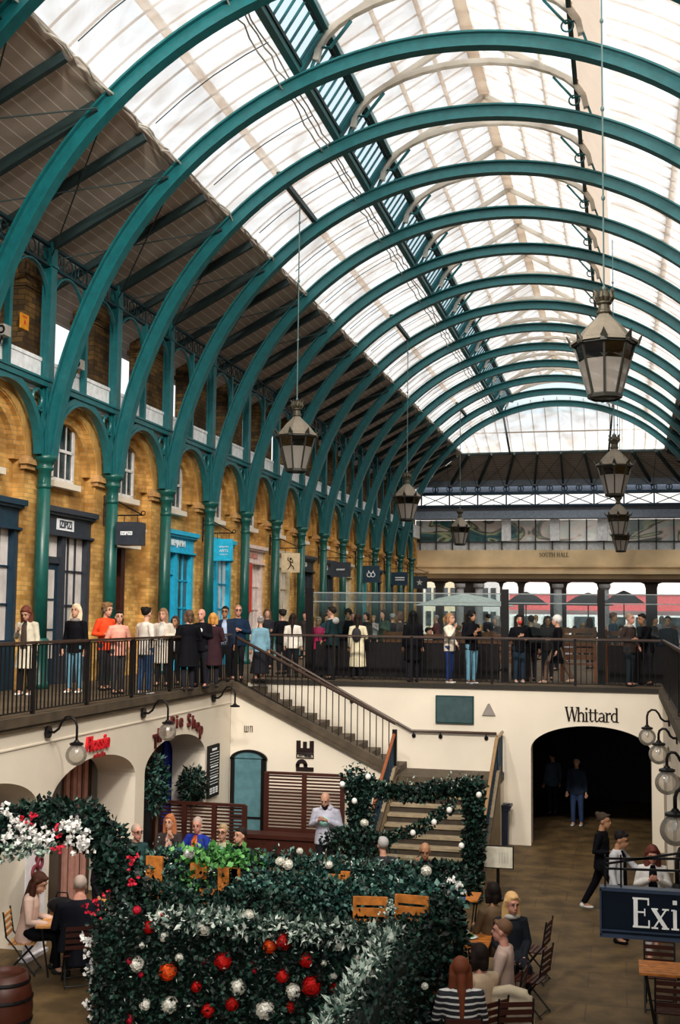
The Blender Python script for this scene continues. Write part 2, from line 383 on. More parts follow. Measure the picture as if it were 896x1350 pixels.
# hand-cut serif lettering: strokes in a unit em, thick and thin, with slab serifs
GL = {'E': (.62, [(0.12, 0, .12, 1, .14), (.02, .03, .56, .03, .06), (.02, .97, .54, .97, .06), (.12, .52, .42, .52, .05), (.56, 0, .56, .26, .05), (.54, 1, .54, .76, .05), (.42, .4, .42, .64, .04)]),
 'x': (.58, [(.06, .64, .46, .02, .13), (.46, .64, .06, .02, .05), (-.02, .65, .2, .65, .05), (.34, .65, .56, .65, .05), (-.02, .02, .2, .02, .05), (.32, .02, .56, .02, .05)]),
 'i': (.3, [(.14, 0, .14, .65, .12), (.02, .02, .27, .02, .05), (.02, .64, .14, .64, .05), (.07, .9, .21, .9, .14)]),
 't': (.4, [(.16, .08, .16, .88, .12), (.02, .64, .36, .64, .05), (.18, .05, .3, .03, .09), (.3, .03, .37, .12, .05)]),
 'W': (1.0, [(.1, 1, .3, 0, .13), (.3, 0, .5, .95, .06), (.5, .95, .68, 0, .13), (.68, 0, .88, 1, .06), (0, .98, .24, .98, .05), (.76, .98, 1, .98, .05), (.38, .98, .6, .98, .05)]),
 'h': (.62, [(.12, 0, .12, 1, .12), (.12, .5, .3, .64, .07), (.3, .64, .44, .54, .1), (.45, .55, .45, 0, .12), (0, .02, .25, .02, .05), (.34, .02, .58, .02, .05), (0, .98, .12, .98, .05)]),
 'a': (.56, [(.4, 0, .4, .5, .12), (.4, .5, .26, .64, .08), (.26, .64, .08, .54, .07), (.4, .36, .14, .3, .06), (.12, .3, .06, .12, .11), (.08, .12, .2, .02, .08), (.2, .02, .4, .14, .06), (.4, .02, .54, .02, .05)]),
 'r': (.46, [(.13, 0, .13, .64, .12), (.13, .46, .28, .62, .06), (.28, .62, .42, .58, .12), (0, .02, .28, .02, .05), (0, .64, .13, .64, .05)]),
 'd': (.62, [(.42, 0, .42, 1, .12), (.42, .54, .26, .64, .06), (.26, .64, .1, .5, .08), (.08, .5, .08, .16, .12), (.1, .16, .24, .02, .08), (.24, .02, .42, .12, .06), (.42, .02, .56, .02, .05), (.3, .98, .42, .98, .05)]),
 'S': (.6, [(.5, .78, .38, .96, .06), (.38, .96, .16, .94, .07), (.14, .94, .1, .68, .1), (.1, .68, .44, .4, .13), (.46, .4, .44, .1, .1), (.44, .1, .2, .02, .07), (.2, .02, .06, .22, .06)]),
 'O': (.8, [(.36, .98, .12, .75, .09), (.1, .78, .1, .24, .13), (.12, .25, .36, .02, .09), (.36, .02, .62, .25, .09), (.64, .24, .64, .78, .13), (.62, .75, .36, .98, .09)]),
 'U': (.78, [(.14, 1, .14, .25, .12), (.14, .25, .36, .02, .09), (.36, .02, .58, .25, .08), (.6, .25, .6, 1, .06), (.02, .98, .28, .98, .05), (.48, .98, .72, .98, .05)]),
 'T': (.68, [(.32, 0, .32, 1, .13), (.02, .97, .62, .97, .06), (.02, .98, .02, .76, .05), (.62, .98, .62, .76, .05), (.2, .02, .44, .02, .05)]),
 'H': (.82, [(.14, 0, .14, 1, .13), (.62, 0, .62, 1, .13), (.14, .5, .62, .5, .06), (0, .02, .28, .02, .05), (.48, .02, .76, .02, .05), (0, .98, .28, .98, .05), (.48, .98, .76, .98, .05)]),
 'A': (.76, [(.08, 0, .36, 1, .06), (.36, 1, .62, 0, .14), (.18, .34, .52, .34, .05), (0, .02, .2, .02, .05), (.5, .02, .74, .02, .05)]),
 'L': (.62, [(.14, 0, .14, 1, .13), (.02, .03, .56, .03, .06), (.56, 0, .56, .28, .05), (.02, .98, .28, .98, .05)]), ' ': (.35, [])}
def serif(body, cap, loc, mp, m, parent=None, depth=.012, tight=1.0):
    mb = MB(); w = sum(GL[c][0] for c in body)*cap*tight; x = -w/2
    for c in body:
        for x0, y0, x1, y1, t in GL[c][1]:
            a = Vector((x+x0*cap, y0*cap, 0)); b = Vector((x+x1*cap, y1*cap, 0)); d = (b-a).normalized(); n = Vector((-d.y, d.x, 0))*t*cap/2
            P = [a-n, b-n, b+n, a+n]; o = rnd.random()*.0006
            mb.add([mp(Vector(loc), p.x, p.y, 0) for p in P]+[mp(Vector(loc), p.x, p.y, depth+o) for p in P], [(0, 1, 2, 3), (7, 6, 5, 4), (0, 4, 5, 1), (1, 5, 6, 2), (2, 6, 7, 3), (3, 7, 4, 0)])
        x += GL[c][0]*cap*tight
    return mb.build('lettering', m, parent)
FACE_Y = lambda l, u, v, w: l+Vector((u, -w, v))      # on a wall that faces the camera end

# ================================================================== THE SETTING
BAY, C0, CX = 3.52, 23.2, -12.2             # column spacing, first column in view, line of the columns
XC, ZS, RI, RO_ = -3.46, 8.73, 8.27, 8.60   # roof centre line, springing, rib radii
YEND = 72.5
YK = lambda k: C0+BAY*k
# floors
mb = MB(); mb.box(-16, 6, 2, 36.1, -.2, 0); struct('floor', mb, FLAG)
mb = MB(); mb.box(-13.1, -9.2, 2, YEND+8, UF-.3, UF-.002); mb.box(-9.2, 6, 28.6, YEND+8, UF-.3, UF-.002); mb.box(1.0, 6, -4, 28.6, UF-.3, UF-.002); mb.box(-13.1, 6, -6, 2, UF-.3, UF-.002)
struct('floor', mb, DECK)
mb = MB(); mb.box(-60, 50, YEND+8, 130, UF-.3, UF-.02); struct('ground', mb, DECK)
# coping along the edge of the walkway
mb = MB()
mb.box(-9.2, -9.04, 2, 27.02, UF-.13, UF+.02); mb.box(-9.10, -9.07, 2, 27, UF-.2, UF-.13)
struct('trim_1', mb, STONE)
mb = MB(); mb.box(-9.1, .87, 28.45, 28.6, UF-.09, UF+.01); struct('trim_2', mb, mat('dark_edge_strip', (.02, .016, .012), .6))
mb = MB(); mb.box(.78, 1.1, -4, 28.45, UF-.16, UF+.03); struct('trim_3', mb, STONE)
# left wall of the lower court with three arched recesses
mb = MB()
for a, b, c in ((13.8, 17.72, 15.78), (17.72, 21.62, 19.66), (21.62, 26.98, 23.55)):
    mb.arch(YZ, a, b, 0, UF-.14, c, 1.72, 2.22, .58, -9.12, -9.9, 24)
mb.box(-9.9, -9.12, 2, 13.8, 0, UF-.14)
mb.box(-9.125, -9.105, 2, 26.98, 3.235, 3.262)
struct('wall_left', mb, CREAM)
mb = MB(); mb.box(-11.4, -11.3, 2, 27, 0, UF-.31); mb.box(-11.4, -9.9, 17.4, 17.6, 0, UF-.31); mb.box(-11.4, -9.9, 21.55, 21.75, 0, UF-.31); mb.box(-11.4, -9.9, 26.75, 26.95, 0, UF-.31)
struct('wall_left_inner', mb, CREAM)
# far wall of the court with the wide arch
mb = MB()
mb.arch(XZ, -2.75, .88, 0, UF-.085, -.77, 1.38, 2.24, .58, 28.5, 29.1, 28); mb.box(-9.2, -2.75, 28.5, 29.1, 0, UF-.085)
struct('wall_back', mb, CREAM)
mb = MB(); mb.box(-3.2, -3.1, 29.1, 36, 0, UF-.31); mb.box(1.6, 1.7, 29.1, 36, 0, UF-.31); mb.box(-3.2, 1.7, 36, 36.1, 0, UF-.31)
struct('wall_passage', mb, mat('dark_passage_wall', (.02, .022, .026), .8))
# right wall of the court
mb = MB()
for a, b, c in ((3.7, 8.4, 6), (8.4, 13.1, 10.7), (13.1, 17.8, 15.4), (17.8, 22.5, 20.1), (22.5, 28.5, 24.8)):
    mb.arch(YZ, a, b, 0, UF-.16, c, 1.6, 2.2, .58, .87, 1.5, 16)
struct('wall_right', mb, CREAM)
mb = MB(); mb.box(3.0, 3.1, 2, 28.5, 0, UF-.31); struct('wall_right_inner', mb, CREAM)
# wall under the stair, its door side and the stair itself
SX0, SX1, LZ = -9.02, -5.15, 1.68
slope = (LZ-UF)/(SX1-SX0)
mb = MB(); mb.prism([(-9.12, 0), (SX1, 0), (SX1, LZ+.02), (SX0, UF-.02), (-9.12, UF-.02)], 27.0, 27.12)
struct('wall_stair', mb, CREAM)
mb = MB()
mb.beam((SX0-.12, 26.99, UF+.0), (SX1+.1, 26.99, LZ+.10), .22, .16)
mb.beam((SX0-.12, 26.93, UF-.13), (SX1+.1, 26.93, LZ-.03), .08, .08)
struct('trim_4', mb, STONE)
NST = 12; mb = MB()
for i in range(NST):
    x0 = SX0+(SX1-SX0)*i/NST; x1 = SX0+(SX1-SX0)*(i+1)/NST; z = UF-(UF-LZ)*(i+1)/(NST+1)
    mb.box(x0, x1+.03, 27.1, 28.5, z-.2, z)
mb.box(SX1, -2.78, 27.0, 28.5, LZ-.18, LZ)
struct('stair_upper_flight', mb, STONE)
mb = MB(); mb.box(SX1, -2.78, 27.12, 28.5, 0, LZ-.18); struct('wall_landing', mb, CREAM)
NS2 = 10; mb = MB(); TREAD = mat('worn_stair_treads', None, .7, build=lambda n, b: noisy(n, b, (.30, .235, .15), .3, 4)); RISER = mat('dark_stair_risers', (.05, .038, .027), .8)
for i in range(NS2):
    z = LZ-LZ*(i+1)/(NS2+.0)+LZ/NS2*.0; y0 = 27.12-.31*i
    if i == NS2-1: break
    mb.use(TREAD).box(-5.08, -2.86, y0-.33, y0, z-.05, z); mb.use(RISER).box(-5.08, -2.86, y0-.30, y0, max(0, z-.25), z-.05)
struct('stair_lower_flight', mb)
mb = MB()
for x in (-5.16, -2.80):
    mb.prism([(27.14, 0), (27.14, LZ+.22), (26.9, LZ+.22), (23.95, .22), (23.9, 0)], x-.07, x+.07, 'X')
struct('wall_stair_side', mb, mat('tan_stair_string', (.30, .23, .145), .7))
mb = MB()
for x in (-5.16, -2.80): mb.beam((x, 27.2, LZ+.27), (x, 23.9, .24), .17, .06)
struct('trim_5', mb, STONE)

# ------------------------------------------------------------------ left facade
mb = MB()
mb.box(-13.0, -12.72, 12, YEND, UF, 10.22)
struct('wall_facade', mb, BRICK)
for k in range(-2, 14):
    yc = YK(k)+BAY/2
    mb = MB(); mb.use(BRICK).arch(YZ, YK(k), YK(k+1), UF, 10.2, yc, 1.33, 8.6, 1.33, -12.46, -12.72, 24)
    mb.use(BRICKL).archring(YZ, yc, 1.36, 1.62, 8.6, -12.43, -12.47, 24)
    mb.use(BRICK).archring(YZ, yc, 1.12, 1.34, 8.6, -12.58, -12.72, 24)
    struct('wall_pier_arch', mb)
    mb = MB()                                                   # stone imposts
    y = YK(k)
    mb.box(-12.5, -12.36, y-.5, y+.5, 8.40, 8.50); mb.box(-12.5, -12.30, y-.56, y+.56, 8.50, 8.62); mb.box(-12.5, -12.36, y-.5, y+.5, 8.62, 8.68)
    struct('trim_6', mb, mat('brown_impost_stone', None, .7, build=lambda n, b: noisy(n, b, (.46, .26, .10), .35, 4)))
mb = MB(); mb.box(-12.42, -12.3, 12, YEND, 10.12, 10.86); mb.box(-12.31, -12.28, 12, YEND, 10.80, 10.88)
struct('wall_parapet', mb, WHITEP)
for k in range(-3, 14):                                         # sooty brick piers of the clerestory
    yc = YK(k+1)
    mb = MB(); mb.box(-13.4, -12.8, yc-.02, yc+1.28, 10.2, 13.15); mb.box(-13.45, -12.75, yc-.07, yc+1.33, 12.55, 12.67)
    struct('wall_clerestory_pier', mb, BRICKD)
mb = MB(); mb.box(-13.9, -12.7, 12, YEND, 10.0, 10.2); struct('ledge', mb, WHITEP)
# right side of the hall, mostly outside the frame
mb = MB(); mb.box(5.6, 5.9, -4, YEND, UF, 10.2); struct('wall_right_facade', mb, BRICK)

# ------------------------------------------------------------------ roof: boards, glazing, lantern, hip
A_G = R(133)
GX, GZ = XC+RO_*math.cos(A_G), ZS+RO_*math.sin(A_G)             # foot of the glazing
def boards(sgn):
    mb = MB(); x0 = XC-sgn*(XC-GX); x1 = XC-sgn*(XC+12.25); dz = (GZ+.04-13.5)/(12.25+GX)
    x2 = XC-sgn*(XC+13.9); z2 = 13.5-dz*1.65
    mb.add([(x0, -4, GZ+.04), (x0, YEND-(XC*0+12.2+GX), GZ+.04), (x2, YEND+1.65, z2), (x2, -4, z2), (x0, -4, GZ+.16), (x0, YEND-(12.2+GX), GZ+.16), (x2, YEND+1.65, z2+.12), (x2, -4, z2+.12)],
           [(0, 1, 2, 3), (7, 6, 5, 4), (0, 3, 7, 4), (3, 2, 6, 7), (0, 4, 5, 1)])
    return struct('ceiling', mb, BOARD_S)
boards(1); boards(-1)
YH = YEND-(12.2+GX)                                             # foot of the hip glazing
mb = MB(); dzh = (GZ+.04-13.5)/(YEND-YH); XR = 2*XC
mb.add([(GX, YH, GZ+.04), (XR-GX, YH, GZ+.04), (XR+12.25, YEND+.1, 13.46), (-12.25, YEND+.1, 13.46)], [(0, 1, 2, 3)])
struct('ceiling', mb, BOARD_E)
KLAST = 12; YL = YK(KLAST)
A_T = R(111.5); RN = 8.72
def shell(a0, a1, y0, y1, r, m, name, n=14, smooth=True):
    mb = MB(); P = []
    for i in range(n+1):
        a = a0+(a1-a0)*i/n
        for y in (y0, y1): P.append((XC+r*math.cos(a), y, ZS+r*math.sin(a)))
    mb.add(P, [(2*i, 2*i+1, 2*i+3, 2*i+2) for i in range(n)]); return struct(name, mb, m, smooth=smooth)
for i, (a0, a1) in enumerate(((A_G, A_T), (math.pi-A_G, math.pi-A_T))):
    shell(a0, a1, -4, YL, RN, NET, 'window_%d' % (i+1))
# hip glazing at the far end: from the last rib down to the boards
mb = MB(); n = 18; P = []
for i in range(n+1):
    a = A_G+(math.pi-2*A_G)*i/n; x = XC+RN*math.cos(a)
    P += [(x, YL, ZS+RN*math.sin(a)), (x*.995+XC*.005, YH, GZ+.02)]
mb.add(P, [(2*i, 2*i+1, 2*i+3, 2*i+2) for i in range(n)]); struct('window_3', mb, NET)
mb = MB()
for i in range(1, n): mb.beam(Vector(P[2*i])+Vector((0, .05, .08)), Vector(P[2*i+1])+Vector((0, .05, .08)), .05, .05)
mb.beam((GX, (YL+YH)/2+.1, (GZ+ZS+RN)/2-.3), (XR-GX, (YL+YH)/2+.1, (GZ+ZS+RN)/2-.3), .07, .07)
struct('window_3_bars', mb, GBAR)
# glazing bars and purlins above the netting
for s_ in (0, 1):
    mb = MB()
    for j in range(-1, 150):
        y = YL-.704*j
        if y < -3: break
        f = (lambda a: a) if s_ == 0 else (lambda a: math.pi-a)
        pts = [(XC+8.86*math.cos(f(A_G+(A_T-A_G)*i/8)), y, ZS+8.86*math.sin(f(A_G+(A_T-A_G)*i/8))) for i in range(9)]
        for a, b in zip(pts, pts[1:]): mb.beam(a, b, .028, .04)
    for aa in (R(122.5),):
        a = aa if s_ == 0 else math.pi-aa
        mb.beam((XC+8.92*math.cos(a), -3, ZS+8.92*math.sin(a)), (XC+8.92*math.cos(a), YL, ZS+8.92*math.sin(a)), .16, .12)
    struct('glazing_bars', mb, GBAR)
# lantern
LB = (XC-3.15, ZS+RN*math.sin(A_T)); LT = (XC-2.55, 17.75); LR = (XC, 19.25); YLE = 66.6
for s_ in (1, -1):
    X = lambda x: XC+s_*(x-XC)
    mb = MB()                                                   # the glazed slopes with their netting
    mb.add([(X(LT[0]), -4, LT[1]), (X(LT[0]), YLE, LT[1]), (X(LR[0]), YLE-1.5, LR[1]), (X(LR[0]), -4, LR[1])], [(0, 1, 2, 3)])
    struct('window_%d' % (5 if s_ > 0 else 6), mb, NETL)
    mb = MB()
    for j in range(110):
        y = YLE-.704*j
        if y < -3.5: break
        mb.beam((X(LT[0]), y, LT[1]+.12), (X(LR[0]), y, LR[1]+.12), .028, .04)
    for q in (.33, .66): mb.beam((X(LT[0]+(LR[0]-LT[0])*q), -4, LT[1]+(LR[1]-LT[1])*q+.1), (X(LT[0]+(LR[0]-LT[0])*q), YLE, LT[1]+(LR[1]-LT[1])*q+.1), .09, .07)
    struct('lantern_glazing_bars', mb, GBAR)
mb = MB(); mb.beam((XC, -4, LR[1]-.02), (XC, YLE, LR[1]-.02), .3, .12); struct('lantern_ridge', mb, GBAR)
mb = MB()                                                       # right side: stained cream curb and dark lower rail
mb.add([(XR-LB[0], -4, LB[1]), (XR-LB[0], YLE, LB[1]), (XR-LT[0], YLE, LT[1]), (XR-LT[0], -4, LT[1])], [(0, 1, 2, 3)])
struct('lantern_curb', mb, CURB)
mb = MB(); mb.beam((XR-LT[0]-.04, -4, LT[1]-.12), (XR-LT[0]-.04, YLE, LT[1]-.12), .10, .10); struct('lantern_rail', mb, RAFT)
mb = MB()                                                       # left side: teal lattice rails, glass behind
for t_, m_, w_ in ((0, TEAL, .16), (.12, RAFT, .09), (.9, RAFT, .10), (1, TEAL, .16)):
    x = LB[0]+(LT[0]-LB[0])*t_; z = LB[1]+(LT[1]-LB[1])*t_; mb.use(m_).beam((x, -4, z), (x, YLE, z), w_, w_)
struct('lantern_rails', mb)
mb = MB(); d_ = -.12
mb.add([(LB[0]+d_, -4, LB[1]), (LB[0]+d_, YLE, LB[1]), (LT[0]+d_, YLE, LT[1]), (LT[0]+d_, -4, LT[1])], [(0, 1, 2, 3)])
struct('window_7', mb, mat('clear_lantern_glass', None, build=glass_build((.80, .92, .97), .1, .02)))
mb = MB(); mb.add([(LB[0], YLE, LB[1]), (XR-LB[0], YLE, LB[1]), (XR-LT[0], YLE, LT[1]), (XC, YLE, LR[1]), (LT[0], YLE, LT[1])], [(0, 1, 2, 3, 4)])
struct('window_8', mb, mat('clear_lantern_glass'))
LBAR = None; TRUSS = None; LBRK = None
for k in range(-1, KLAST+1):
    y = YK(k)
    if TRUSS is None:
        mb = MB(); n = 16                                       # pale arched truss under the lantern slopes
        pts = [(XC+2.75*math.cos(math.pi*i/n), 0, 17.05+1.35*math.sin(math.pi*i/n)) for i in range(n+1)]
        for a, b in zip(pts, pts[1:]): mb.beam(a, b, .12, .16, (0, 1, 0))
        mb.beam((LT[0], 0, LT[1]-.1), (XC, 0, LR[1]-.1), .12, .14, (0, 1, 0)); mb.beam((XR-LT[0], 0, LT[1]-.1), (XC, 0, LR[1]-.1), .12, .14, (0, 1, 0))
        for i in (3, 5, 11, 13): mb.beam(pts[i], (pts[i][0], 0, LR[1]-.12-abs(pts[i][0]-XC)*.58), .07, .07)
        TRUSS = tag(mb.build('lantern_truss', PALE), 'pale netted arch truss under the ridge of the roof lantern', 'roof truss', 'pale arched trusses inside the roof lantern'); TRUSS.location.y = y
        mb = MB()                                               # one bay of upright lattice bars
        for j in range(9):
            q = (j+.5)/9*BAY; mb.beam((LB[0], q, LB[1]), (LT[0], q, LT[1]), .035, .05)
        mb.use(TEAL)
        LBAR = tag(mb.build('lantern_lattice', TEAL), 'teal upright bars between the rails on the left side of the roof lantern', 'lattice', 'lattice panels along the left of the lantern'); LBAR.location.y = y
        mb = MB(); mb.beam((LB[0], 0, LB[1]), (LT[0], 0, LT[1]), .16, .18)
        c = [(LB[0]+.25, 0, LB[1]-.1), (LB[0]+.45, 0, LB[1]+.5), (LT[0]+.1, 0, LT[1]-.45), (LT[0]+.55, 0, LT[1]+.1)]; mb.tube(c, .04, 6)
        LBRK = tag(mb.build('lantern_bracket', TEAL), 'teal post with curved bracket carrying the roof lantern on the left', 'bracket', 'brackets at the left foot of the lantern'); LBRK.location.y = y
        mb = MB(); mb.use(TEAL); c = [(XR-x, yy, z) for x, yy, z in c]; mb.tube(c, .03, 6); mb.torus((c[1][0]-.22, 0, c[1][2]-.1), .12, .02)
        RBRK = tag(mb.build('lantern_bracket', TEAL), 'small teal curved bracket with a ring at the right foot of the lantern', 'bracket', 'brackets at the right foot of the lantern'); RBRK.location.y = y
    else:
        for o in (TRUSS, LBAR, LBRK, RBRK):
            c = o.copy(); COL.objects.link(c); c.location.y = y
            if o is LBAR and k == KLAST: bpy.data.objects.remove(c)
# frayed netting rolled along the foot of the lantern
mb = MB(); rr = random.Random(3)
for off in (-.08, .02, .1):
    pts = []; y = 4
    while y < YLE: pts.append((LB[0]-.25+off+rr.uniform(-.04, .04), y, LB[1]-.25+off+rr.uniform(-.05, .04))); y += .5
    mb.tube(pts, .018, 5)
struct('netting_roll', mb, mat('pale_rope_net', (.52, .50, .44), .9))
mb = MB()
for off in (0, .07):
    pts = []; y = 6
    while y < YH: pts.append((GX+.1+rr.uniform(-.05, .05), y, GZ-.02+off*.6+rr.uniform(-.05, .05))); y += .3
    mb.tube(pts, .022, 5)
struct('netting_hem', mb, mat('pale_rope_net'))

# ribs
def rib_shift(a): 
    t = max(0, min(1, (abs(a-math.pi/2)-R(62))/R(28))); return (-.22 if a > math.pi/2 else .22)*t*t
sec = [(RI, -.13), (RI, .13), (RI+.035, .13), (RI+.035, .035), (RO_-.04, .035), (RO_-.04, .13), (RO_, .13), (RO_, -.13), (RO_-.04, -.13), (RO_-.04, -.035), (RI+.035, -.035), (RI+.035, -.13)]
mb = MB(); mb.sweep_arc(sec, XC, ZS, math.pi, 0, 72, 0, rib_shift)
RIB = tag(mb.build('roof_rib', TEAL), 'teal curved iron roof rib spanning the hall', 'roof rib', 'teal arched ribs of the hall roof')
RIB.location.y = YK(-4)
for k in range(-3, KLAST+1):
    c = RIB.copy(); COL.objects.link(c); c.location.y = YK(k)
# rafters, half-way rafters and tie rods under the boards
dzb = (GZ+.04-13.5)/(12.25+GX)
def rafter_mesh(w, h, x1=-12.2, g=-.2):
    mb = MB(); mb.beam((GX+g, 0, GZ-.10+dzb*g), (x1, 0, 13.5-dzb*(-12.25-x1)-h/2+.02), w, h); return mb
RA = tag(rafter_mesh(.15, .24).build('rafter', RAFT), 'dark rafter under the boards running from rib to column head', 'rafter', 'dark rafters at the ribs on the left')
RB = tag(rafter_mesh(.12, .18, -13.2, .03).build('rafter', RAFT), 'dark rafter under the boards half-way between two ribs', 'rafter', 'dark rafters between the ribs on the left')
RC = None
for k in range(-3, 14):
    for o, dy in ((RA, 0), (RB, BAY/2)):
        if k == -3: o.location.y = YK(k)+dy; continue
        c = o.copy(); COL.objects.link(c); c.location.y = YK(k)+dy
    if k < -2 or k > 12: continue
    if RC is None:
        mb = MB()
        mb.tube([(GX-.1, BAY-.15, GZ-.3), (-12.1, .15, 13.15)], .016, 5); mb.tube([(GX-.1, .15, GZ-.3), (-12.1, BAY-.15, 13.15)], .016, 5)
        RC = tag(mb.build('tie_rods', RAFT), 'crossed thin iron tie rods under the boards of a roof bay', 'tie rod', 'crossed tie rods of the left roof slope'); RC.location.y = YK(k)
    else:
        c = RC.copy(); COL.objects.link(c); c.location.y = YK(k)
mb = MB()
for k in range(-7, 14):
    mb.beam((XR-GX+.1, YK(k), GZ-.1), (XR+12.2, YK(k), 13.35), .15, .24); mb.beam((XR-GX+.1, YK(k)+BAY/2, GZ-.1), (XR+12.2, YK(k)+BAY/2, 13.35), .12, .18)
struct('rafters_right', mb, RAFT)
# thin cables under the glazing, one a bay, plus the bars that carry the lamps
CB = None
for k in range(-2, KLAST):
    if CB is None:
        mb = MB(); pts = [(XC+(RN-.05)*math.cos(R(a)), BAY*.55, ZS+(RN-.05)*math.sin(R(a))) for a in (131, 126, 121, 116, 112.5)]
        mb.tube(pts, .012, 5); CB = tag(mb.build('roof_cable', RAFT), 'thin dark cable under the glass from curb to lantern', 'cable', 'thin cables under the left glazing')
        CB.location.y = YK(k)
    else: c = CB.copy(); COL.objects.link(c); c.location.y = YK(k)

# ------------------------------------------------------------------ iron arcade
def column():
    t = thing('iron_column', 'green iron column of the arcade standing just left of the picture', 'column', (CX, YK(-1), UF), 0, 'green columns of the left arcade')
    mb = MB(); mb.lathe([(.24, 0), (.24, .12), (.2, .16), (.2, .95), (.215, .98), (.215, 1.04), (.17, 1.08)], 16, cap=True); mb.build('base', TEALD, t, True)
    mb = MB(); mb.lathe([(.165, 1.06), (.155, 2.5), (.145, 4.62)], 20); mb.build('shaft', TEALD, t, True)
    mb = MB(); mb.lathe([(.15, 4.3), (.17, 4.33), (.17, 4.36), (.145, 4.4), (.15, 4.68), (.2, 4.72), (.2, 4.76), (.17, 4.79), (.2, 4.86), (.27, 4.93), (.27, 5.02)], 16); mb.build('capital', TEALD, t, True)
    mb = MB(); mb.box(-.10, .06, -.09, .09, 5.02, 9.75); mb.box(-.13, -.08, -.13, .13, 5.02, 9.75); mb.box(.05, .09, -.13, .13, 5.02, 9.75); mb.box(-.15, .12, -.16, .16, 9.2, 9.26); mb.build('upper_post', TEAL, t)
    return t
def arcade_bay():
    t = thing('arcade_frame', 'teal iron arch frame between two columns with ring spandrels and parapet rail', 'arcade frame', (CX, YK(-1), 0), 0, 'teal arch frames of the left arcade')
    yc = BAY/2
    mb = MB(); mb.archring(lambda u, v, w: (w, u, v), yc, 1.46, 1.6, 8.73, -.06, .06, 28, .98); mb.archring(lambda u, v, w: (w, u, v), yc, 1.40, 1.47, 8.73, -.09, .09, 28, .98); mb.build('arch', TEAL, t)
    for y in (.42, BAY-.42):
        mb = MB(); mb.torus((0, y, 9.93), .2, .035, 'X', 20, 6); mb.build('ring', TEAL, t)
    mb = MB(); mb.box(-.1, .1, .0, BAY, 10.22, 10.36); mb.box(-.13, .13, 0, BAY, 10.34, 10.39); mb.build('beam', TEAL, t)
    for a_, b_ in ((.16, .75), (BAY-.16, BAY-.75)): mb = MB(); mb.beam((0, a_, 8.8), (0, a_, 10.2), .05, .06); mb.beam((0, a_, 9.68), (0, b_, 9.75), .04, .05); mb.build('spandrel_bar', TEAL, t)
    mb = MB(); mb.box(-.06, .06, yc-.06, yc+.06, 10.38, 12.95); mb.build('mullion', TEAL, t)
    for q in (0, 1):
        c = q*yc+yc/2; mb = MB(); mb.archring(lambda u, v, w: (w, u, v), c, .775, .815, 12.08, -.04, .04, 16); mb.build('small_arch', TEAL, t)
        mb = MB()
        for z in (12.93, 13.38): mb.box(-.05, .05, q*yc, q*yc+yc, z-.025, z+.035)
        for j in range(3): mb.torus((0, q*yc+yc*(j+.5)/3, 13.16), .15, .016, 'X', 16, 5)
        for j in range(4): mb.beam((0, q*yc+yc*j/3, 12.95), (0, q*yc+yc*j/3, 13.36), .025, .025)
        mb.build('frieze', mat('dark_teal_iron', (.006, .035, .045), .5), t)
    return t
col0 = column(); bay0 = arcade_bay()
for k in range(0, 14): dup(col0, (CX, YK(k), UF))
for k in range(0, 13): dup(bay0, (CX, YK(k), 0))
ORD = ['first', 'second', 'third', 'fourth', 'fifth', 'sixth', 'seventh', 'eighth', 'ninth', 'tenth', 'eleventh', 'twelfth', 'thirteenth', 'fourteenth', 'fifteenth', 'sixteenth', 'seventeenth', 'eighteenth', 'nineteenth', 'twentieth']
ORD += ['twenty-'+o for o in ORD[:9]]+['thirtieth']+['thirty-'+o for o in ORD[:9]]
def ordinal_labels(base, y0, fmt, dy=0):
    """give each copy of a repeated ironwork piece its own label, counted from the near end"""
    for o in list(COL.objects):
        if o.parent is None and o.name.split('.')[0] == base and o.get('label'):
            k = round((o.location.y-y0)/BAY)
            if 0 <= k < 20: o['label'] = fmt % ORD[k]
ordinal_labels('iron_column', YK(0), '%s green iron column of the arcade counted from the left edge')
ordinal_labels('arcade_frame', YK(-1), '%s teal arch frame of the arcade from the left edge')
ordinal_labels('roof_rib', YK(-4), '%s teal roof rib counted from the near end of the hall')
for nm, lab in (('lantern_truss', '%s pale arch truss under the roof lantern, counted from the top edge'), ('lantern_lattice', '%s teal lattice panel left of the roof lantern from the near end'), ('tie_rods', '%s pair of crossed thin rods under the left roof boards from the near end'), ('roof_cable', '%s thin dark cable under the left roof glass from the near end')):
    ordinal_labels(nm, YK(-2 if nm != 'lantern_truss' and nm != 'lantern_lattice' else -1), lab)
for o in list(COL.objects):
    b = o.name.split('.')[0]
    if b == 'rafter':
        h = 'between two ribs' in o['label']; k = int((o.location.y-YK(-3)+.1)//BAY)
        o['label'] = ('%s half-way dark rafter between ribs under the left boards' if h else '%s dark rafter running from a rib to its column head on the left') % ORD[max(0, min(19, k))]
    if b == 'lantern_bracket':
        L_ = 'left' in o['label']; k = round((o.location.y-YK(-1))/BAY)
        o['label'] = ('%s teal post with curved bracket at the left foot of the lantern' if L_ else '%s small ringed teal bracket at the right foot of the lantern') % ORD[max(0, min(19, k))]

for i, f_ in enumerate(FILL_SPOTS):  # made-up housings placed at the added fill lights
    t = thing('floodlight', '%s added black housing for an out-of-view fill light above the near end' % ORD[i], 'floodlight', f_[:3])
    mb = MB(); mb.cbox((0, -.25, .1), (.5, .3, .4)); mb.build('housing', BLACK, t); mb = MB(); mb.tube([(0, -.25, .3), (0, -.25, .75)], .03, 6); mb.build('bracket', BLACK, t)
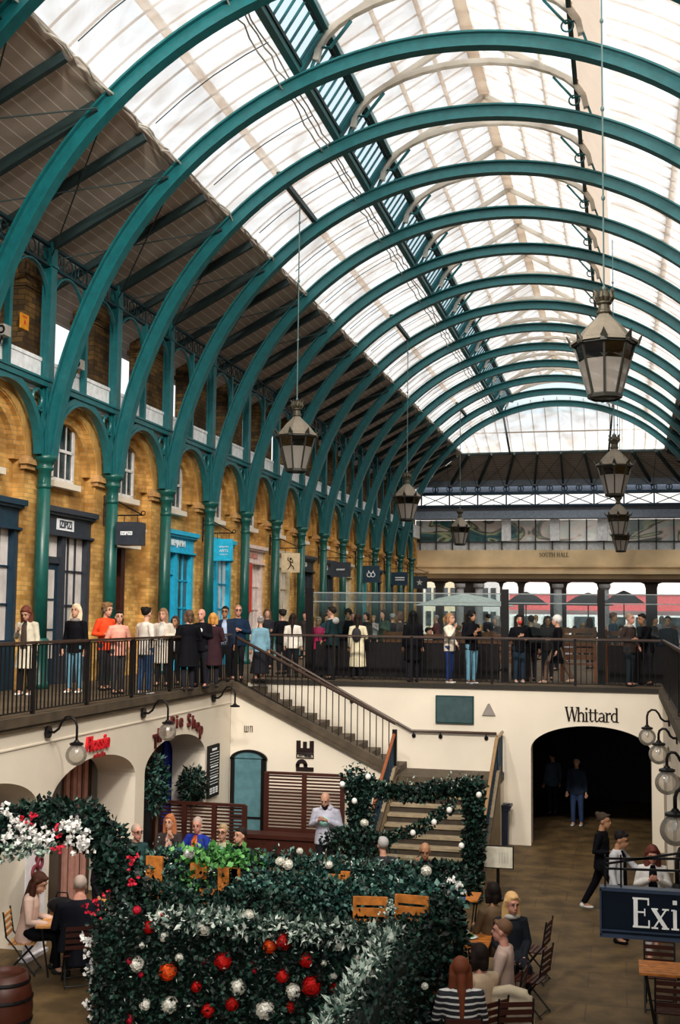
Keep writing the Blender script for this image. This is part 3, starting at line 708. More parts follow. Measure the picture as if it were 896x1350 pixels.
# ------------------------------------------------------------------ facade windows
SASH = mat('white_sash_paint', (.72, .70, .68), .5)
for k in range(-2, 13):
    yc = YK(k)+BAY/2+.02
    mb = MB(); fx = -12.66
    for y0, y1, z0, z1 in ((yc-.56, yc-.47, 8.42, 9.75), (yc+.47, yc+.56, 8.42, 9.75), (yc-.56, yc+.56, 8.36, 8.44), (yc-.5, yc+.5, 9.05, 9.12)): mb.box(-12.74, fx, y0, y1, z0, z1)
    mb.archring(YZ, yc, .47, .56, 9.72, fx, -12.74, 12, .42)
    fr = struct('window_%d' % (10+k), mb, SASH)
    mb = MB(); mb.box(-12.735, -12.70, yc-.5, yc+.5, 8.4, 9.7); mb.archring(YZ, yc, .0, .5, 9.7, -12.70, -12.735, 12, .42); mb.build('pane', PANED, fr)
    mb = MB()
    for y in (-.17, .17): mb.box(-12.705, -12.68, yc+y-.015, yc+y+.015, 8.42, 9.85)
    mb.build('glazing_bar', SASH, fr)
    mb = MB(); mb.box(-12.76, -12.52, yc-.68, yc+.68, 8.20, 8.34); mb.build('window_sill', CREAM, fr)
    mb = MB(); mb.archring(YZ, yc, .57, .74, 9.74, -12.70, -12.735, 12, .46); mb.build('brick_lintel', mat('rubbed_brick', (.34, .15, .035), .8), fr)

# ------------------------------------------------------------------ shopfronts
def shop(k, m, label, sign=None, sign_col=(.8, .8, .8), pane=PANE, door='left', doorm=None, top=7.62, w=1.3, signz=7.36):
    yc = YK(k)+BAY/2; m2 = doorm or m
    t = thing('shopfront', label, 'shopfront', (-12.7, yc, UF)); g = lambda mb, n, mm, p=t: mb.build(n, mm, p, world=True)
    mb = MB(); mb.box(-12.72, -12.52, yc-w, yc+w, 7.12, top-.08); mb.box(-12.72, -12.42, yc-w-.05, yc+w+.05, top-.08, top-.02); mb.box(-12.72, -12.36, yc-w-.1, yc+w+.1, top-.02, top+.1); mb.box(-12.72, -12.44, yc-w-.04, yc+w+.04, 7.08, 7.13)
    g(mb, 'fascia', m)
    mb = MB()
    for y in (-w+.06, -w+1.22, w-.08): mb.box(-12.72, -12.52, yc+y-.09, yc+y+.09, UF, 7.1)
    mb.box(-12.72, -12.56, yc-w, yc-w+1.2, 6.45, 6.6); mb.box(-12.72, -12.5, yc-w+1.2, yc+w, UF, 4.75); g(mb, 'frame', m)
    mb = MB(); mb.box(-12.71, -12.66, yc-w+1.25, yc+w-.1, 4.75, 7.08); mb.box(-12.71, -12.66, yc-w+.1, yc-w+1.15, 6.6, 7.08); g(mb, 'window_pane', pane)
    mb = MB()
    for z in (5.5, 6.3): mb.box(-12.67, -12.62, yc-w+1.25, yc+w-.1, z-.02, z+.02)
    for y in (.35, .72): mb.box(-12.67, -12.62, yc-w+1.3+y-.02, yc-w+1.3+y+.02, 4.75, 7.08)
    mb.box(-12.67, -12.62, yc-w+.6, yc-w+.64, 6.6, 7.08); g(mb, 'glazing_bars', m)
    mb = MB(); mb.box(-12.71, -12.62, yc-w+.15, yc-w+1.12, UF, 6.45)
    d = g(mb, 'door', m2); mb = MB(); mb.box(-12.63, -12.60, yc-w+.34, yc-w+.94, 4.3, 6.3); mb.build('door_pane', pane, d, world=True)
    mb = MB()
    for z in (4.95, 5.63): mb.box(-12.61, -12.58, yc-w+.34, yc-w+.94, z-.02, z+.02)
    mb.build('door_bars', m2, d, world=True); mb = MB(); mb.box(-12.61, -12.56, yc-w+.22, yc-w+.26, 4.7, 4.95); mb.build('door_handle', m2, d, world=True)
    if sign:
        text(sign, .24, (-12.50, yc, signz), (R(90), 0, R(90)), plain(sign_col), t, 'lettering', .01, bold=.006)
    return t
s0 = shop(-1, SHOPN, 'navy shopfront with tall pale windows cut by the left edge of the picture')
s1 = shop(0, SHOPB, 'charcoal shopfront with a small white name block, between first and second columns', doorm=SHOPN)
mb = MB(); yc = YK(0)+BAY/2; mb.box(-12.515, -12.505, yc-.5, yc+.36, 7.22, 7.48); mb.build('name_block', plain((.80, .82, .86)), s1, world=True)
text('IZIPIZI', .24, (-12.495, yc-.07, 7.35), (R(90), 0, R(90)), SHOPB, s1, 'lettering', .004, bold=.004, sx=.95)
# the dark recess with a cream canopy behind the cube sign
yc = YK(1)+BAY/2
t = thing('shop_recess', 'dark open doorway under a cream moulded canopy behind the dark cube sign', 'doorway', (-12.7, yc, UF))
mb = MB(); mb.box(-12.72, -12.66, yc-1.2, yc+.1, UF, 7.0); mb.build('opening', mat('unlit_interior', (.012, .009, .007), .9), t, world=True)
mb = MB(); mb.box(-12.72, -12.3, yc-1.3, yc+.35, 7.0, 7.35); mb.box(-12.72, -12.24, yc-1.35, yc+.4, 7.35, 7.42); mb.box(-12.72, -12.2, yc-1.4, yc+.45, 7.47, 7.53); mb.build('canopy', CREAM, t, world=True)
mb = MB(); mb.box(-12.70, -12.5, yc-.45, yc-.2, UF, 7.0); mb.build('post', mat('dark_red_post', (.05, .012, .006), .5), t, world=True)
shop(2, BLUE, 'bright blue shopfront with a moulded cornice, nearer of the two blue ones', 'BENJAMIN', (.75, .85, .9), PANED)
shop(3, BLUE, 'bright blue shopfront with white glazing reflections, farther of the two blue ones', None, pane=PANE)
PKF = mat('pale_pink_shopfront', (.72, .58, .53), .5)
t = shop(4, PKF, 'pale pink shopfront with a bright red door and red blind', 'BOUTIQUE', (.55, .25, .2), PANE, doorm=RED)
mb = MB(); yc = YK(4)+BAY/2; mb.box(-12.52, -12.44, yc-1.25, yc-.2, 5.4, 7.1); mb.build('red_blind', RED, t, world=True)
shop(5, mat('cream_shopfront', (.55, .46, .30), .5), 'cream shopfront behind the hanging sign with a running figure', None)
shop(6, SHOPB, 'black shopfront with pale letters on its fascia, seventh arch from the left', 'CO', (.7, .7, .6), PANED)
shop(7, SHOPB, 'black shopfront with pale letters beside the black hanging sign', 'CO', (.7, .7, .6), PANED)
shop(8, mat('cream_shopfront'), 'cream shopfront half hidden by green columns, ninth arch', None)
shop(9, mat('teal_shopfront', (.03, .25, .28), .5), 'teal shopfront behind the hanging sign with a white monogram', None)
shop(10, SHOPN, 'navy shopfront just beyond the monogram sign', None, pane=PANED)
shop(11, SHOPN, 'dark blue shopfront near the far end of the arcade', None)
shop(12, SHOPB, 'black shopfront in the last arch of the arcade', None, pane=PANED)
# hanging signs on scrolled brackets
def hsign(k, label, m, w=.62, h=.62, cx=None, cz=None, d=.06, px=None, py=None, mark=None):
    y = YK(k)+.05; P = at_y(px, py, y); x, z = P.x, P.z
    t = thing('hanging_sign', label, 'shop sign', (-12.4, y, z+h/2+.22))
    mb = MB(); mb.cbox((x, y, z), (w, d, h)); bd = mb.build('sign_board', m, t, world=True)
    mb = MB(); zt = z+h/2+.18; mb.tube([(-12.42, y, zt), (x+w/2+.02, y, zt)], .018, 6); mb.tube([(-12.42, y, zt+.38), (-12.1, y, zt+.36), (x+w/2-.1, y, zt+.06), (x+w/2+.02, y, zt)], .018, 6)
    mb.torus((-12.3, y, zt+.16), .13, .015); mb.torus((x+w/2+.03, y, zt+.05), .05, .013); mb.tube([(-12.42, y, zt-.25), (-12.42, y, zt+.5)], .025, 6); mb.build('bracket', BLACK, t, world=True)
    mb = MB()
    for q in (-.3, .3): mb.tube([(x+w*q, y, zt), (x+w*q, y, z+h/2)], .01, 5)
    mb.build('hanger', BLACK, t, world=True)
    if mark: mark(t, x, y-d/2-.004, z)
    return t
WH = plain((.75, .78, .80))
def mk_txt(s, size, m=WH, bold=.004):
    return lambda t, x, y, z: text(s, size, (x, y, z), (R(90), 0, 0), m, t, 'lettering', .003, bold=bold)
hsign(1, 'dark cube sign with a small white name hanging over the recessed doorway', SHOPB, .58, .56, px=172, py=704, d=.5, mark=mk_txt('IZIPIZI', .11, bold=.008))
def mk_blue(t, x, y, z):
    text('BENJAMIN', .065, (x+.03, y, z+.09), (R(90), 0, 0), WH, t); text('ARTS', .12, (x+.03, y, z-.03), (R(90), 0, 0), WH, t); text('LONDON', .055, (x+.03, y, z-.14), (R(90), 0, 0), WH, t)
hsign(3, 'bright blue square hanging sign with small white lettering', BLUE, .62, .66, px=294, py=725, mark=mk_blue)
def mk_run(t, x, y, z):
    mb = MB(); c = plain((.05, .045, .03))
    y2 = y-.005
    for a, b, w in (((0, .04), (.02, -.08), .05), ((.02, -.08), (-.09, -.24), .035), ((.02, -.08), (.11, -.14), .035), ((.11, -.14), (.13, -.24), .03), ((0, .04), (-.1, .10), .03), ((-.1, .1), (-.08, .2), .03), ((0, .04), (.1, .0), .03), ((.1, 0), (.08, .12), .025)):
        mb.beam((x+a[0], y2, z+a[1]), (x+b[0], y2, z+b[1]), w, .012, (0, 1, 0))
    mb.ell((x+.01, y2, z+.14), (.045, .01, .05)); mb.build('running_figure', c, t, world=True)
hsign(5, 'cream hanging sign with a dark running figure', mat('cream_sign', (.62, .50, .32), .6), .68, .7, px=383, py=742, mark=mk_run)
hsign(7, 'black hanging sign with a thin white line of writing, right of the cream one', SHOPB, .86, .62, px=449, py=751, mark=mk_txt('COVENT', .09))
def mk_mono(t, x, y, z):
    mb = MB()
    for q in (-.13, .13): mb.torus((x+q*.7, y, z-.03), .1, .022, 'Y', 16, 5); mb.beam((x+q*.7, y, z+.05), (x+q*.9, y, z+.17), .04, .01, (0, 1, 0))
    mb.build('monogram', WH, t, world=True)
hsign(9, 'dark hanging sign with a white looped monogram', SHOPN, .84, .8, px=489, py=757, mark=mk_mono)
def mk_lines(t, x, y, z):
    mb = MB(); mb.cbox((x, y, z+.06), (.5, .01, .05)); mb.cbox((x, y, z-.06), (.5, .01, .05)); mb.build('stripes', WH, t, world=True)
hsign(11, 'navy hanging sign with two white bars', SHOPN, .85, .7, px=527, py=763, mark=mk_lines)
def mk_star(t, x, y, z):
    mb = MB(); P = [(x+(.2 if i % 2 == 0 else .08)*math.sin(i*math.pi/5), z+(.2 if i % 2 == 0 else .08)*math.cos(i*math.pi/5)) for i in range(10)]
    mb.prism(P, y-.012, y); mb.build('star', plain((.5, .5, .48)), t, world=True)
hsign(13, 'black hanging sign with a pale star at the end of the arcade', SHOPB, .9, .75, px=553, py=768, mark=mk_star)
# yellow notice on the nearest sooty pier, two loudspeakers on the parapet
P = at_x(32, 424, -12.79); t = thing('notice', 'small orange notice plate on the nearest sooty brick pier', 'notice', P)
mb = MB(); mb.cbox((P.x, P.y, P.z), (.03, .36, .34)); mb.build('plate', plain((.75, .30, .02)), t, world=True)
mb = MB(); mb.cbox((P.x+.014, P.y, P.z-.02), (.006, .08, .09)); mb.cbox((P.x+.014, P.y, P.z+.1), (.006, .2, .03)); mb.build('red_mark', RED, t, world=True)
for px, py, lab in ((102, 481, 'grey and black floodlight on the parapet beyond the first column'), (3, 436, 'floodlight on the parapet cut by the left edge'), (247, 545, 'small floodlight on the parapet beyond the third column')):
    P = at_x(px, py, -12.1); t = thing('floodlight', lab, 'floodlight', P)
    mb = MB(); mb.cbox((P.x, P.y, P.z), (.24, .26, .22)); mb.build('housing', plain((.35, .33, .30)), t, world=True)
    mb = MB(); mb.torus((P.x+.05, P.y-.14, P.z), .07, .02, 'Y'); mb.build('lens_ring', BLACK, t, world=True)
    mb = MB(); mb.tube([(P.x, P.y, P.z-.1), (P.x-.1, P.y+.05, P.z-.3)], .02, 6); mb.build('bracket', BLACK, t, world=True)

# ------------------------------------------------------------------ far end wall
Z_ = lambda y: at_y(700, y, YEND).z
XL_, XR_ = -12.6, 5.8
mb = MB()
for z0, z1, dy in ((Z_(745), Z_(725), 0), (Z_(748), Z_(745), -.35), (Z_(752), Z_(748), -.2), (Z_(757), Z_(752), -.5), (Z_(763), Z_(757), -.1)):
    mb.box(XL_, XR_, YEND+dy, YEND+.9, z0, z1)
struct('wall_far', mb, mat('tan_stone_fascia', None, .7, build=lambda n, b: noisy(n, b, (.66, .50, .30), .25, .5)))
mb = MB(); mb.box(XL_, XR_, YEND-.3, YEND+.9, Z_(767), Z_(763)); struct('trim_7', mb, mat('dark_timber', (.05, .025, .012), .6))
P = at_y(730, 731.5, YEND); tag(serif('SOUTH HALL', .26, (P.x, YEND-.005, P.z-.13), FACE_Y, plain((.04, .03, .02))), 'small dark capitals SOUTH HALL on the tan beam at the far end', 'lettering')
# piers and openings below the beam
xs = [(556, 574), (584, 600), (635, 659), (661, 683), (690, 725), (746, 788), (802, 851), (866, 905)]
ed = [at_y(a, 790, YEND).x for ab in xs for a in ab]; mb = MB(); STP = mat('far_dark_pier', (.03, .022, .018), .7)
prev = XL_; zt = Z_(767)
for i in range(0, len(ed), 2):
    mb.box(prev, ed[i], YEND-.1, YEND+.5, UF, zt); prev = ed[i+1]
    for s_, e in ((1, ed[i]), (-1, ed[i+1])): mb.prism([(e-.001*s_, zt), (e+.32*s_, zt), (e+.08*s_, zt-.1), (e-.001*s_, zt-.35)], YEND-.1, YEND+.5)
mb.box(prev, XR_, YEND-.1, YEND+.5, UF, zt); struct('wall_far_piers', mb, STP)
for px in (606, 631, 735, 797): 
    P = at_y(px, 790, YEND-.6); t = thing('stone_pillar', {606: 'grey round pillar at the far opening, leftmost', 631: 'grey round pillar right of the dark gap at the far end', 735: 'grey pillar between the pink and white far openings', 797: 'slim grey pillar near the right far opening'}[px], 'pillar', (P.x, YEND-.6, UF))
    mb = MB(); mb.lathe([(.3, 0), (.3, .2), (.26, .25), (.24, 3.3)], 16); mb.build('shaft', plain((.30, .30, .31)), t, True); mb = MB(); mb.lathe([(.25, 3.3), (.34, 3.42), (.34, 3.62)], 16); mb.build('capital', plain((.30, .30, .31)), t)
# gallery windows: pale and coloured reflections painted into the glass colour, behind mullions
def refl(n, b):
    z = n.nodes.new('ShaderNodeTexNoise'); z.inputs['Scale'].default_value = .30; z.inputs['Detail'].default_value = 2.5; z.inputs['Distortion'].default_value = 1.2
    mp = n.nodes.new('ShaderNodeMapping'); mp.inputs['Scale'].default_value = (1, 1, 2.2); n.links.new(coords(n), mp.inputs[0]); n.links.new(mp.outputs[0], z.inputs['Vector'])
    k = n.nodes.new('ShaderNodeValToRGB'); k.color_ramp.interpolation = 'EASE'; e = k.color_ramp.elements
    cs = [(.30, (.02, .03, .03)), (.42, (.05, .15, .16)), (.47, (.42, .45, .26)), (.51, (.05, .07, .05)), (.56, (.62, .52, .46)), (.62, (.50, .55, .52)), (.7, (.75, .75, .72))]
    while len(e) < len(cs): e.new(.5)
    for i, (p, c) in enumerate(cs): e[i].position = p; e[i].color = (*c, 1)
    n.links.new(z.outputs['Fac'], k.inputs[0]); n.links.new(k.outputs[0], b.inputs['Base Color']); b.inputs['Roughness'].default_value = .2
zw0, zw1 = Z_(725), Z_(685)
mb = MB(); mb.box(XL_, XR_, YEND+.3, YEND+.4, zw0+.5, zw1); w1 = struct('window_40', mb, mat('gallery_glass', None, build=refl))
mb = MB(); mb.box(XL_, XR_, YEND+.22, YEND+.32, zw0, zw0+.52); mb.build('lower_panel', plain((.50, .52, .54)), w1)
mb = MB()
x = XL_+.3
while x < XR_: mb.box(x-.035, x+.035, YEND+.1, YEND+.24, zw0, zw1); x += 1.02
mb.box(XL_, XR_, YEND+.1, YEND+.24, zw0+.48, zw0+.54); mb.build('mullions', plain((.05, .055, .06)), w1)
mb = MB()
for px in (667, 731, 794): P = at_y(px, 700, YEND); mb.box(P.x-.28, P.x+.28, YEND-.05, YEND+.24, zw0+.55, zw1)
mb.build('white_pier', plain((.72, .73, .75)), w1)
mb = MB(); mb.box(XL_, XR_, YEND-.5, YEND+.6, Z_(684), Z_(674)); struct('trim_8', mb, mat('blue_grey_gutter', (.22, .27, .34), .5))
mb = MB(); mb.box(XL_, XR_, YEND+.1, YEND+.5, Z_(674), Z_(666)); struct('wall_far_upper', mb, plain((.10, .10, .115)))
t = thing('end_girder', 'dark blue iron girder with rings and crossed bars across the far end', 'girder', (XC, YEND, Z_(666)))
mb = MB(); zA, zB, zC, zD = Z_(666), Z_(651), Z_(649), Z_(639)
for z in (zA, zB, zC, zD): mb.box(XL_, XR_, YEND-.1, YEND+.05, z-.05, z+.05)
mb.build('rails', NAVY, t, world=True)
mb = MB(); x = XL_+.4; i = 0
while x < XR_-1:
    mb.beam((x, YEND, zA), (x+1.76, YEND, zB), .06, .05); mb.beam((x, YEND, zB), (x+1.76, YEND, zA), .06, .05); mb.beam((x, YEND, zA), (x, YEND, zB), .09, .09); x += 1.76
mb.build('crossed_bars', NAVY, t, world=True)
mb = MB(); x = XL_+.4
while x < XR_-1: mb.torus((x+.88, YEND, (zC+zD)/2), .17, .03, 'Y'); mb.beam((x, YEND, zC), (x, YEND, zD), .08, .08); x += 1.76/2
mb.build('rings', NAVY, t, world=True)
mb = MB(); mb.box(XL_, XR_, YEND+.35, YEND+.45, zB, zD+.3); mb.build('backing_panel', plain((.16, .20, .27)), t, world=True)
mb = MB(); mb.box(XL_, XR_, YEND-.35, YEND-.05, Z_(641), Z_(633)); struct('trim_9', mb, mat('blue_grey_gutter'))
for j in range(11):                                             # raking rafters of the hip
    x = XC+(j-5)*1.35; tx = XC+(j-5)*1.75
    mb = MB(); mb.beam((x, YH-.1, GZ-.05), (tx, YEND, 13.35), .11, .2)
    if j < 10: mb.tube([(x, YH, GZ-.2), (tx+1.75, YEND-.1, 13.2)], .014, 5); mb.tube([(x+1.35, YH, GZ-.2), (tx, YEND-.1, 13.2)], .014, 5)
    tag(mb.build('hip_rafter', RAFT), '%s raking rafter under the boards of the far end slope from the left' % ORD[j], 'rafter', 'rafters of the far end slope')
mb = MB(); mb.beam((GX, YH, GZ), (XR-GX, YH, GZ), .1, .15); struct('trim_10', mb, RAFT)
for o_ in [MB()]:                                               # hip ridge lines seen inside
    for px0, py0, px1, py1 in ((661, 542, 672, 595), (808, 545, 802, 597)):
        x0 = at_y(px0, py0, YL).x; x1 = at_y(px1, py1, YH).x; o_.beam((x0, YL+.1, ZS+8.35), (x1, YH, GZ-.05), .1, .12)
    struct('trim_11', o_, RAFT)
# what stands outside beyond the openings
mb = MB(); mb.box(-40, 30, 98, 99, UF-.3, 20); struct('wall_street', mb, mat('pale_street_facade', None, .8, build=lambda n, b: noisy(n, b, (.78, .78, .78), .12, .3)))
t = thing('shop_awning', 'long red and white shop frontage seen through the far openings', 'frontage', (0, 97, UF))
a_ = at_y(700, 804, 97).z; b_ = at_y(700, 783, 97).z
mb = MB(); mb.box(-9.0, 8, 96.8, 97.4, a_, b_); mb.build('red_band', plain((.70, .13, .14)), t, world=True)
mb = MB(); mb.box(-9.0, 8, 96.7, 96.9, b_, b_+.25); mb.box(-9, 8, 96.75, 97.3, UF-.3, a_-.35); mb.build('white_band', plain((.8, .8, .8)), t, world=True)
mb = MB()
for i in range(7): mb.box(-8.6+i*2.4, -7+i*2.4, 96.6, 96.7, UF-.2, a_-.5)
mb.build('shop_window', PANED, t, world=True)
for i, px in enumerate((570, 592, 645)):
    P = at_y(px, 790, 90); t = thing('street_building', ['cream building seen through the leftmost far opening', 'tan building seen through the second far opening', 'grey building with dark windows left of the red frontage'][i], 'building', (P.x, 90, UF-.3))
    mb = MB(); mb.box(-.62, .62, 0, 3, 0, 9); mb.build('wall', plain([(.6, .55, .42), (.62, .52, .36), (.5, .5, .5)][i]), t)
    mb = MB()
    for a in (-.3, .3):
        for z in (1.2, 3.0, 4.8): mb.box(a-.2, a+.2, -.06, .02, z, z+1.1)
    mb.build('window', PANED, t)

# ================================================================== HANGING LANTERNS
def lantern(label, X, Y, Z, rod_top):
    t = thing('hanging_lantern', label, 'lantern', (X, Y, Z), 0)
    n = 8; rot = math.pi/8*0
    def ring(r, z): return [(r*math.cos(2*math.pi*j/n+rot), r*math.sin(2*math.pi*j/n+rot), z) for j in range(n)]
    rb, rt, zb, zm, zt = .26, .50, .06, .62, .93
    mb = MB()                                                    # ribs of the body, bottom ring, eave ring
    A, B_ = ring(rb, zb), ring(rt, zt)
    for j in range(n):
        mb.beam(A[j], B_[j], .035, .035); mb.beam(A[j], A[(j+1) % n], .05, .06); mb.beam(B_[j], B_[(j+1) % n], .06, .07)
        q = .68; a = Vector(A[j]).lerp(B_[j], q); b = Vector(A[(j+1) % n]).lerp(B_[(j+1) % n], q); m = (a+b)/2
        mb.tube([a, a.lerp(m, .35)+Vector((0, 0, .06)), m+Vector((0, 0, .075)), b.lerp(m, .35)+Vector((0, 0, .06)), b], .012, 5)
    mb.lathe([(rb-.02, .0), (rb+.02, .02), (rb+.03, .06)], 8, rot=rot, cap=False); mb.build('cage', LAMPF, t)
    mb = MB(); P, Q, T = ring(rb-.005, zb), [tuple(Vector(A[j]).lerp(B_[j], .68)*.985) for j in range(n)], ring(rt-.01, zt)
    for j in range(n): k = (j+1) % n; mb.add([P[j], P[k], Q[k], Q[j]], [(0, 1, 2, 3)])
    mb.build('frosted_pane', FROST, t)
    mb = MB()
    for j in range(n): k = (j+1) % n; mb.add([Q[j], Q[k], T[k], T[j]], [(0, 1, 2, 3)])
    mb.build('upper_pane', SMOKE, t)
    mb = MB(); mb.lathe([(rt+.07, zt), (rt+.05, zt+.05), (rt-.02, zt+.08), (.30, zt+.30), (.12, zt+.47), (.09, zt+.52)], 8, rot=rot); mb.build('roof', LAMPR, t)
    mb = MB()
    for j in range(n):
        a = 2*math.pi*j/n+rot; d = Vector((math.cos(a), math.sin(a), 0)); s_ = Vector((-d.y, d.x, 0)); p = d*(rt+.06)+Vector((0, 0, zt-.04))
        V = [p-s_*.055, p+s_*.055, p+s_*.06+Vector((0, 0, .08)), p+d*.07+Vector((0, 0, .2)), p-s_*.06+Vector((0, 0, .08))]
        mb.add(V+[v-d*.02 for v in V], [(0, 1, 2, 3, 4), (9, 8, 7, 6, 5), (0, 5, 6, 1), (1, 6, 7, 2), (2, 7, 8, 3), (3, 8, 9, 4), (4, 9, 5, 0)])
    mb.build('crest', LAMPF, t)
    mb = MB(); mb.lathe([(.09, zt+.5), (.125, zt+.53), (.125, zt+.56), (.1, zt+.58), (.09, zt+.66), (.13, zt+.69), (.13, zt+.71)], 12)
    for j in range(10):
        a = 2*math.pi*j/10; c = math.cos(a), math.sin(a)
        mb.tube([(c[0]*.09, c[1]*.09, zt+.70), (c[0]*.15, c[1]*.15, zt+.78), (c[0]*.13, c[1]*.13, zt+.87), (c[0]*.17, c[1]*.17, zt+.93)], [.03, .035, .025, .01], 5)
    mb.ell((0, 0, zt+.83), (.09, .09, .1)); mb.build('crown', mat('dull_bronze', (.06, .052, .035), .5, .3), t)
    mb = MB(); zr = rod_top-Z; mb.tube([(0, 0, zt+.88), (0, 0, zr)], .016, 6)
    z = zt+.95
    while z < zr: mb.ell((0, 0, z), (.035, .035, .05), 8, 5); z += 1.55
    mb.build('rod', mat('dark_steel_rod', (.10, .16, .16), .4, .4), t)
    return t
LN = ['nearest and largest', 'second', 'third', 'farthest']
def roofz(X): return ZS+math.sqrt(RN**2-(X-XC)**2)
for i, (px, pb) in enumerate(((797, 527), (810, 655), (815, 707), (818, 728))):
    P = at_z(px, pb, 8.95)
    lantern(['largest black lantern hanging at the upper right, nearest of the right row', 'second black lantern of the right row, below the largest one', 'third lantern of the right row, half covering the one behind', 'smallest lantern of the right row, just above the tan beam'][i], P.x, P.y, 8.95, roofz(P.x)-.02)
for i, (px, pb) in enumerate(((390, 623), (536, 687), (606, 719), (651, 737))):
    P = at_z(px, pb, 8.95)
    zt_ = roofz(P.x)-.05 if P.y < YL else min(roofz(P.x), GZ+(YH-P.y)/(YH-YL)*(ZS+math.sqrt(RN**2-(P.x-XC)**2)-GZ))
    lantern(['largest lantern of the left row, hanging before the arcade', 'second lantern of the left row, before the dark roof slope', 'third lantern of the left row, left of the far windows', 'smallest lantern of the left row, left of the words SOUTH HALL'][i], P.x, P.y, 8.95, zt_+.12)
    if P.y < YL:
        k0 = YK(math.floor((P.y-C0)/BAY)); mb = MB(); z = roofz(P.x)-.1; mb.beam((P.x, k0, z), (P.x, k0+BAY, z), .12, .14)
        tag(mb.build('lamp_bar', RAFT), ['dark bar between two ribs carrying the largest left lantern', 'dark bar between two ribs carrying the second left lantern', 'dark bar between two ribs carrying the third left lantern'][i], 'bar')

    else:
        mb = MB(); mb.beam((P.x-.9, P.y, zt_+.1), (P.x+.9, P.y, zt_+.1), .1, .12); tag(mb.build('lamp_bar', RAFT), 'short dark bar under the end slope carrying the smallest left lantern', 'bar')

# ================================================================== RAILINGS
def rail_panel(name, label, p0, p1, h, hm, bm, group=None, nb=None, post=True, lift=.05, topw=.06):
    p0, p1 = Vector(p0), Vector(p1); t = thing(name, label, 'railing', p0, 0, group); d = p1-p0; L = math.hypot(d.x, d.y)
    mb = MB(); mb.beam((0, 0, h), (d.x, d.y, d.z+h), topw, .045); mb.build('top_rail', hm, t)
    mb = MB(); mb.beam((0, 0, lift), (d.x, d.y, d.z+lift), .035, .02); mb.beam((0, 0, h-.04), (d.x, d.y, d.z+h-.04), .035, .02); mb.build('rails', bm, t)
    nb = nb or max(3, int(L/.125)); mb = MB()
    for j in range(1, nb): q = j/nb; b = d*q; mb.box(b.x-.010, b.x+.010, b.y-.010, b.y+.010, b.z+lift, b.z+h-.04)
    mb.build('balusters', bm, t)
    if post: mb = MB(); mb.box(-.03, .03, -.03, .03, 0, h); mb.build('post', bm, t)
    return t
ys = [27.0]
while ys[-1] > 9: ys.append(ys[-1]-1.95)
for i in range(len(ys)-1):
    rail_panel('balcony_railing', '%s black railing panel of the left walkway counted from the stair' % ORD[i], (-9.14, ys[i+1], UF+.03), (-9.14, ys[i], UF+.03), 1.12, HRAIL, BLACK, 'railing panels of the left walkway')
xs_ = [-8.95+i*(9.8/5) for i in range(6)]
for i in range(5):
    rail_panel('balcony_railing', '%s black railing panel above the far court wall, from the stair' % ORD[i], (xs_[i], 28.55, UF+.03), (xs_[i+1], 28.55, UF+.03), 1.1, HRAIL, BLACK, 'railing panels above the far court wall')
for i in range(6):
    rail_panel('balcony_railing', '%s black railing panel of the right walkway edge from the far corner' % ORD[i], (.9, 28.5-4*(i+1), UF+.03), (.9, 28.5-4*i, UF+.03), 1.1, HRAIL, BLACK, 'railing panels of the right walkway', nb=34)
t = rail_panel('stair_railing', 'black sloping railing along the open side of the upper stair', (SX0, 27.02, UF+.02), (SX1+.02, 27.02, LZ+.12), 1.08, HRAIL, BLACK, nb=26, lift=.06)
t = thing('newel_post', 'dark newel post and panel at the left head of the lower stair', 'newel post', (SX1, 27.05, LZ))
mb = MB(); mb.box(-.05, .05, -.05, .05, 0, 1.05); mb.build('post', BLACK, t)
def hr(label, pts, m, r=.035, wallside=None):
    t = thing('handrail', label, 'handrail', pts[0]); mb = MB(); mb.tube(pts, r, 8); mb.build('rail', m, t, True, world=True)
    return t
HW = [(SX0-.5, 28.42, UF+1.02), (SX0+.1, 28.42, UF+.92), (SX1+.15, 28.42, LZ+.90), (-2.95, 28.42, LZ+.90)]
t = hr('dark handrail on brackets along the far wall of the upper stair', HW, HRAIL)
for q in (-7.6, -6.5, -4.95, -4.3, -3.2):
    z = LZ+.90 if q > SX1+.15 else UF+.92+(q-SX0-.1)*(LZ-UF-.02)/(SX1-SX0+.05)
    mb = MB(); mb.tube([(q, 28.42, z-.03), (q, 28.44, z-.1), (q, 28.5, z-.12)], .015, 6); mb.ell((q, 28.47, z-.12), (.05, .03, .05)); mb.build('rail_bracket', BLACK, t, world=True)
for x, lab in ((-5.16, 'left'), (-2.80, 'right')):
    t = hr('red-brown wooden handrail down the %s side of the lower stair' % lab, [(x, 28.3 if x > -4 else 27.2, LZ+.95), (x, 27.0, LZ+.93), (x, 24.1, .98), (x, 23.95, .95)], WOODR if x < -4 else mat('worn_brass_brown', (.34, .20, .09), .4), .04)
    mb = MB()
    for j in range(24 if x < -4 else 24):
        y = 27.1-j*.125; z = LZ+.93+(y-27)*(LZ+.93-.98)/(2.9); mb.box(x-.012, x+.012, y-.012, y+.012, z-.75, z)
    if x > -4:
        for j in range(9): y = 28.25-j*.125; mb.box(x-.012, x+.012, y-.012, y+.012, LZ, LZ+.93)
    for y, z0, z1 in ((27.05, LZ+.1, LZ+.93), (24.0, .2, .96)): mb.box(x-.035, x+.035, y-.035, y+.035, z0, z1)
    mb.build('balusters', SHOPN, t, world=True)

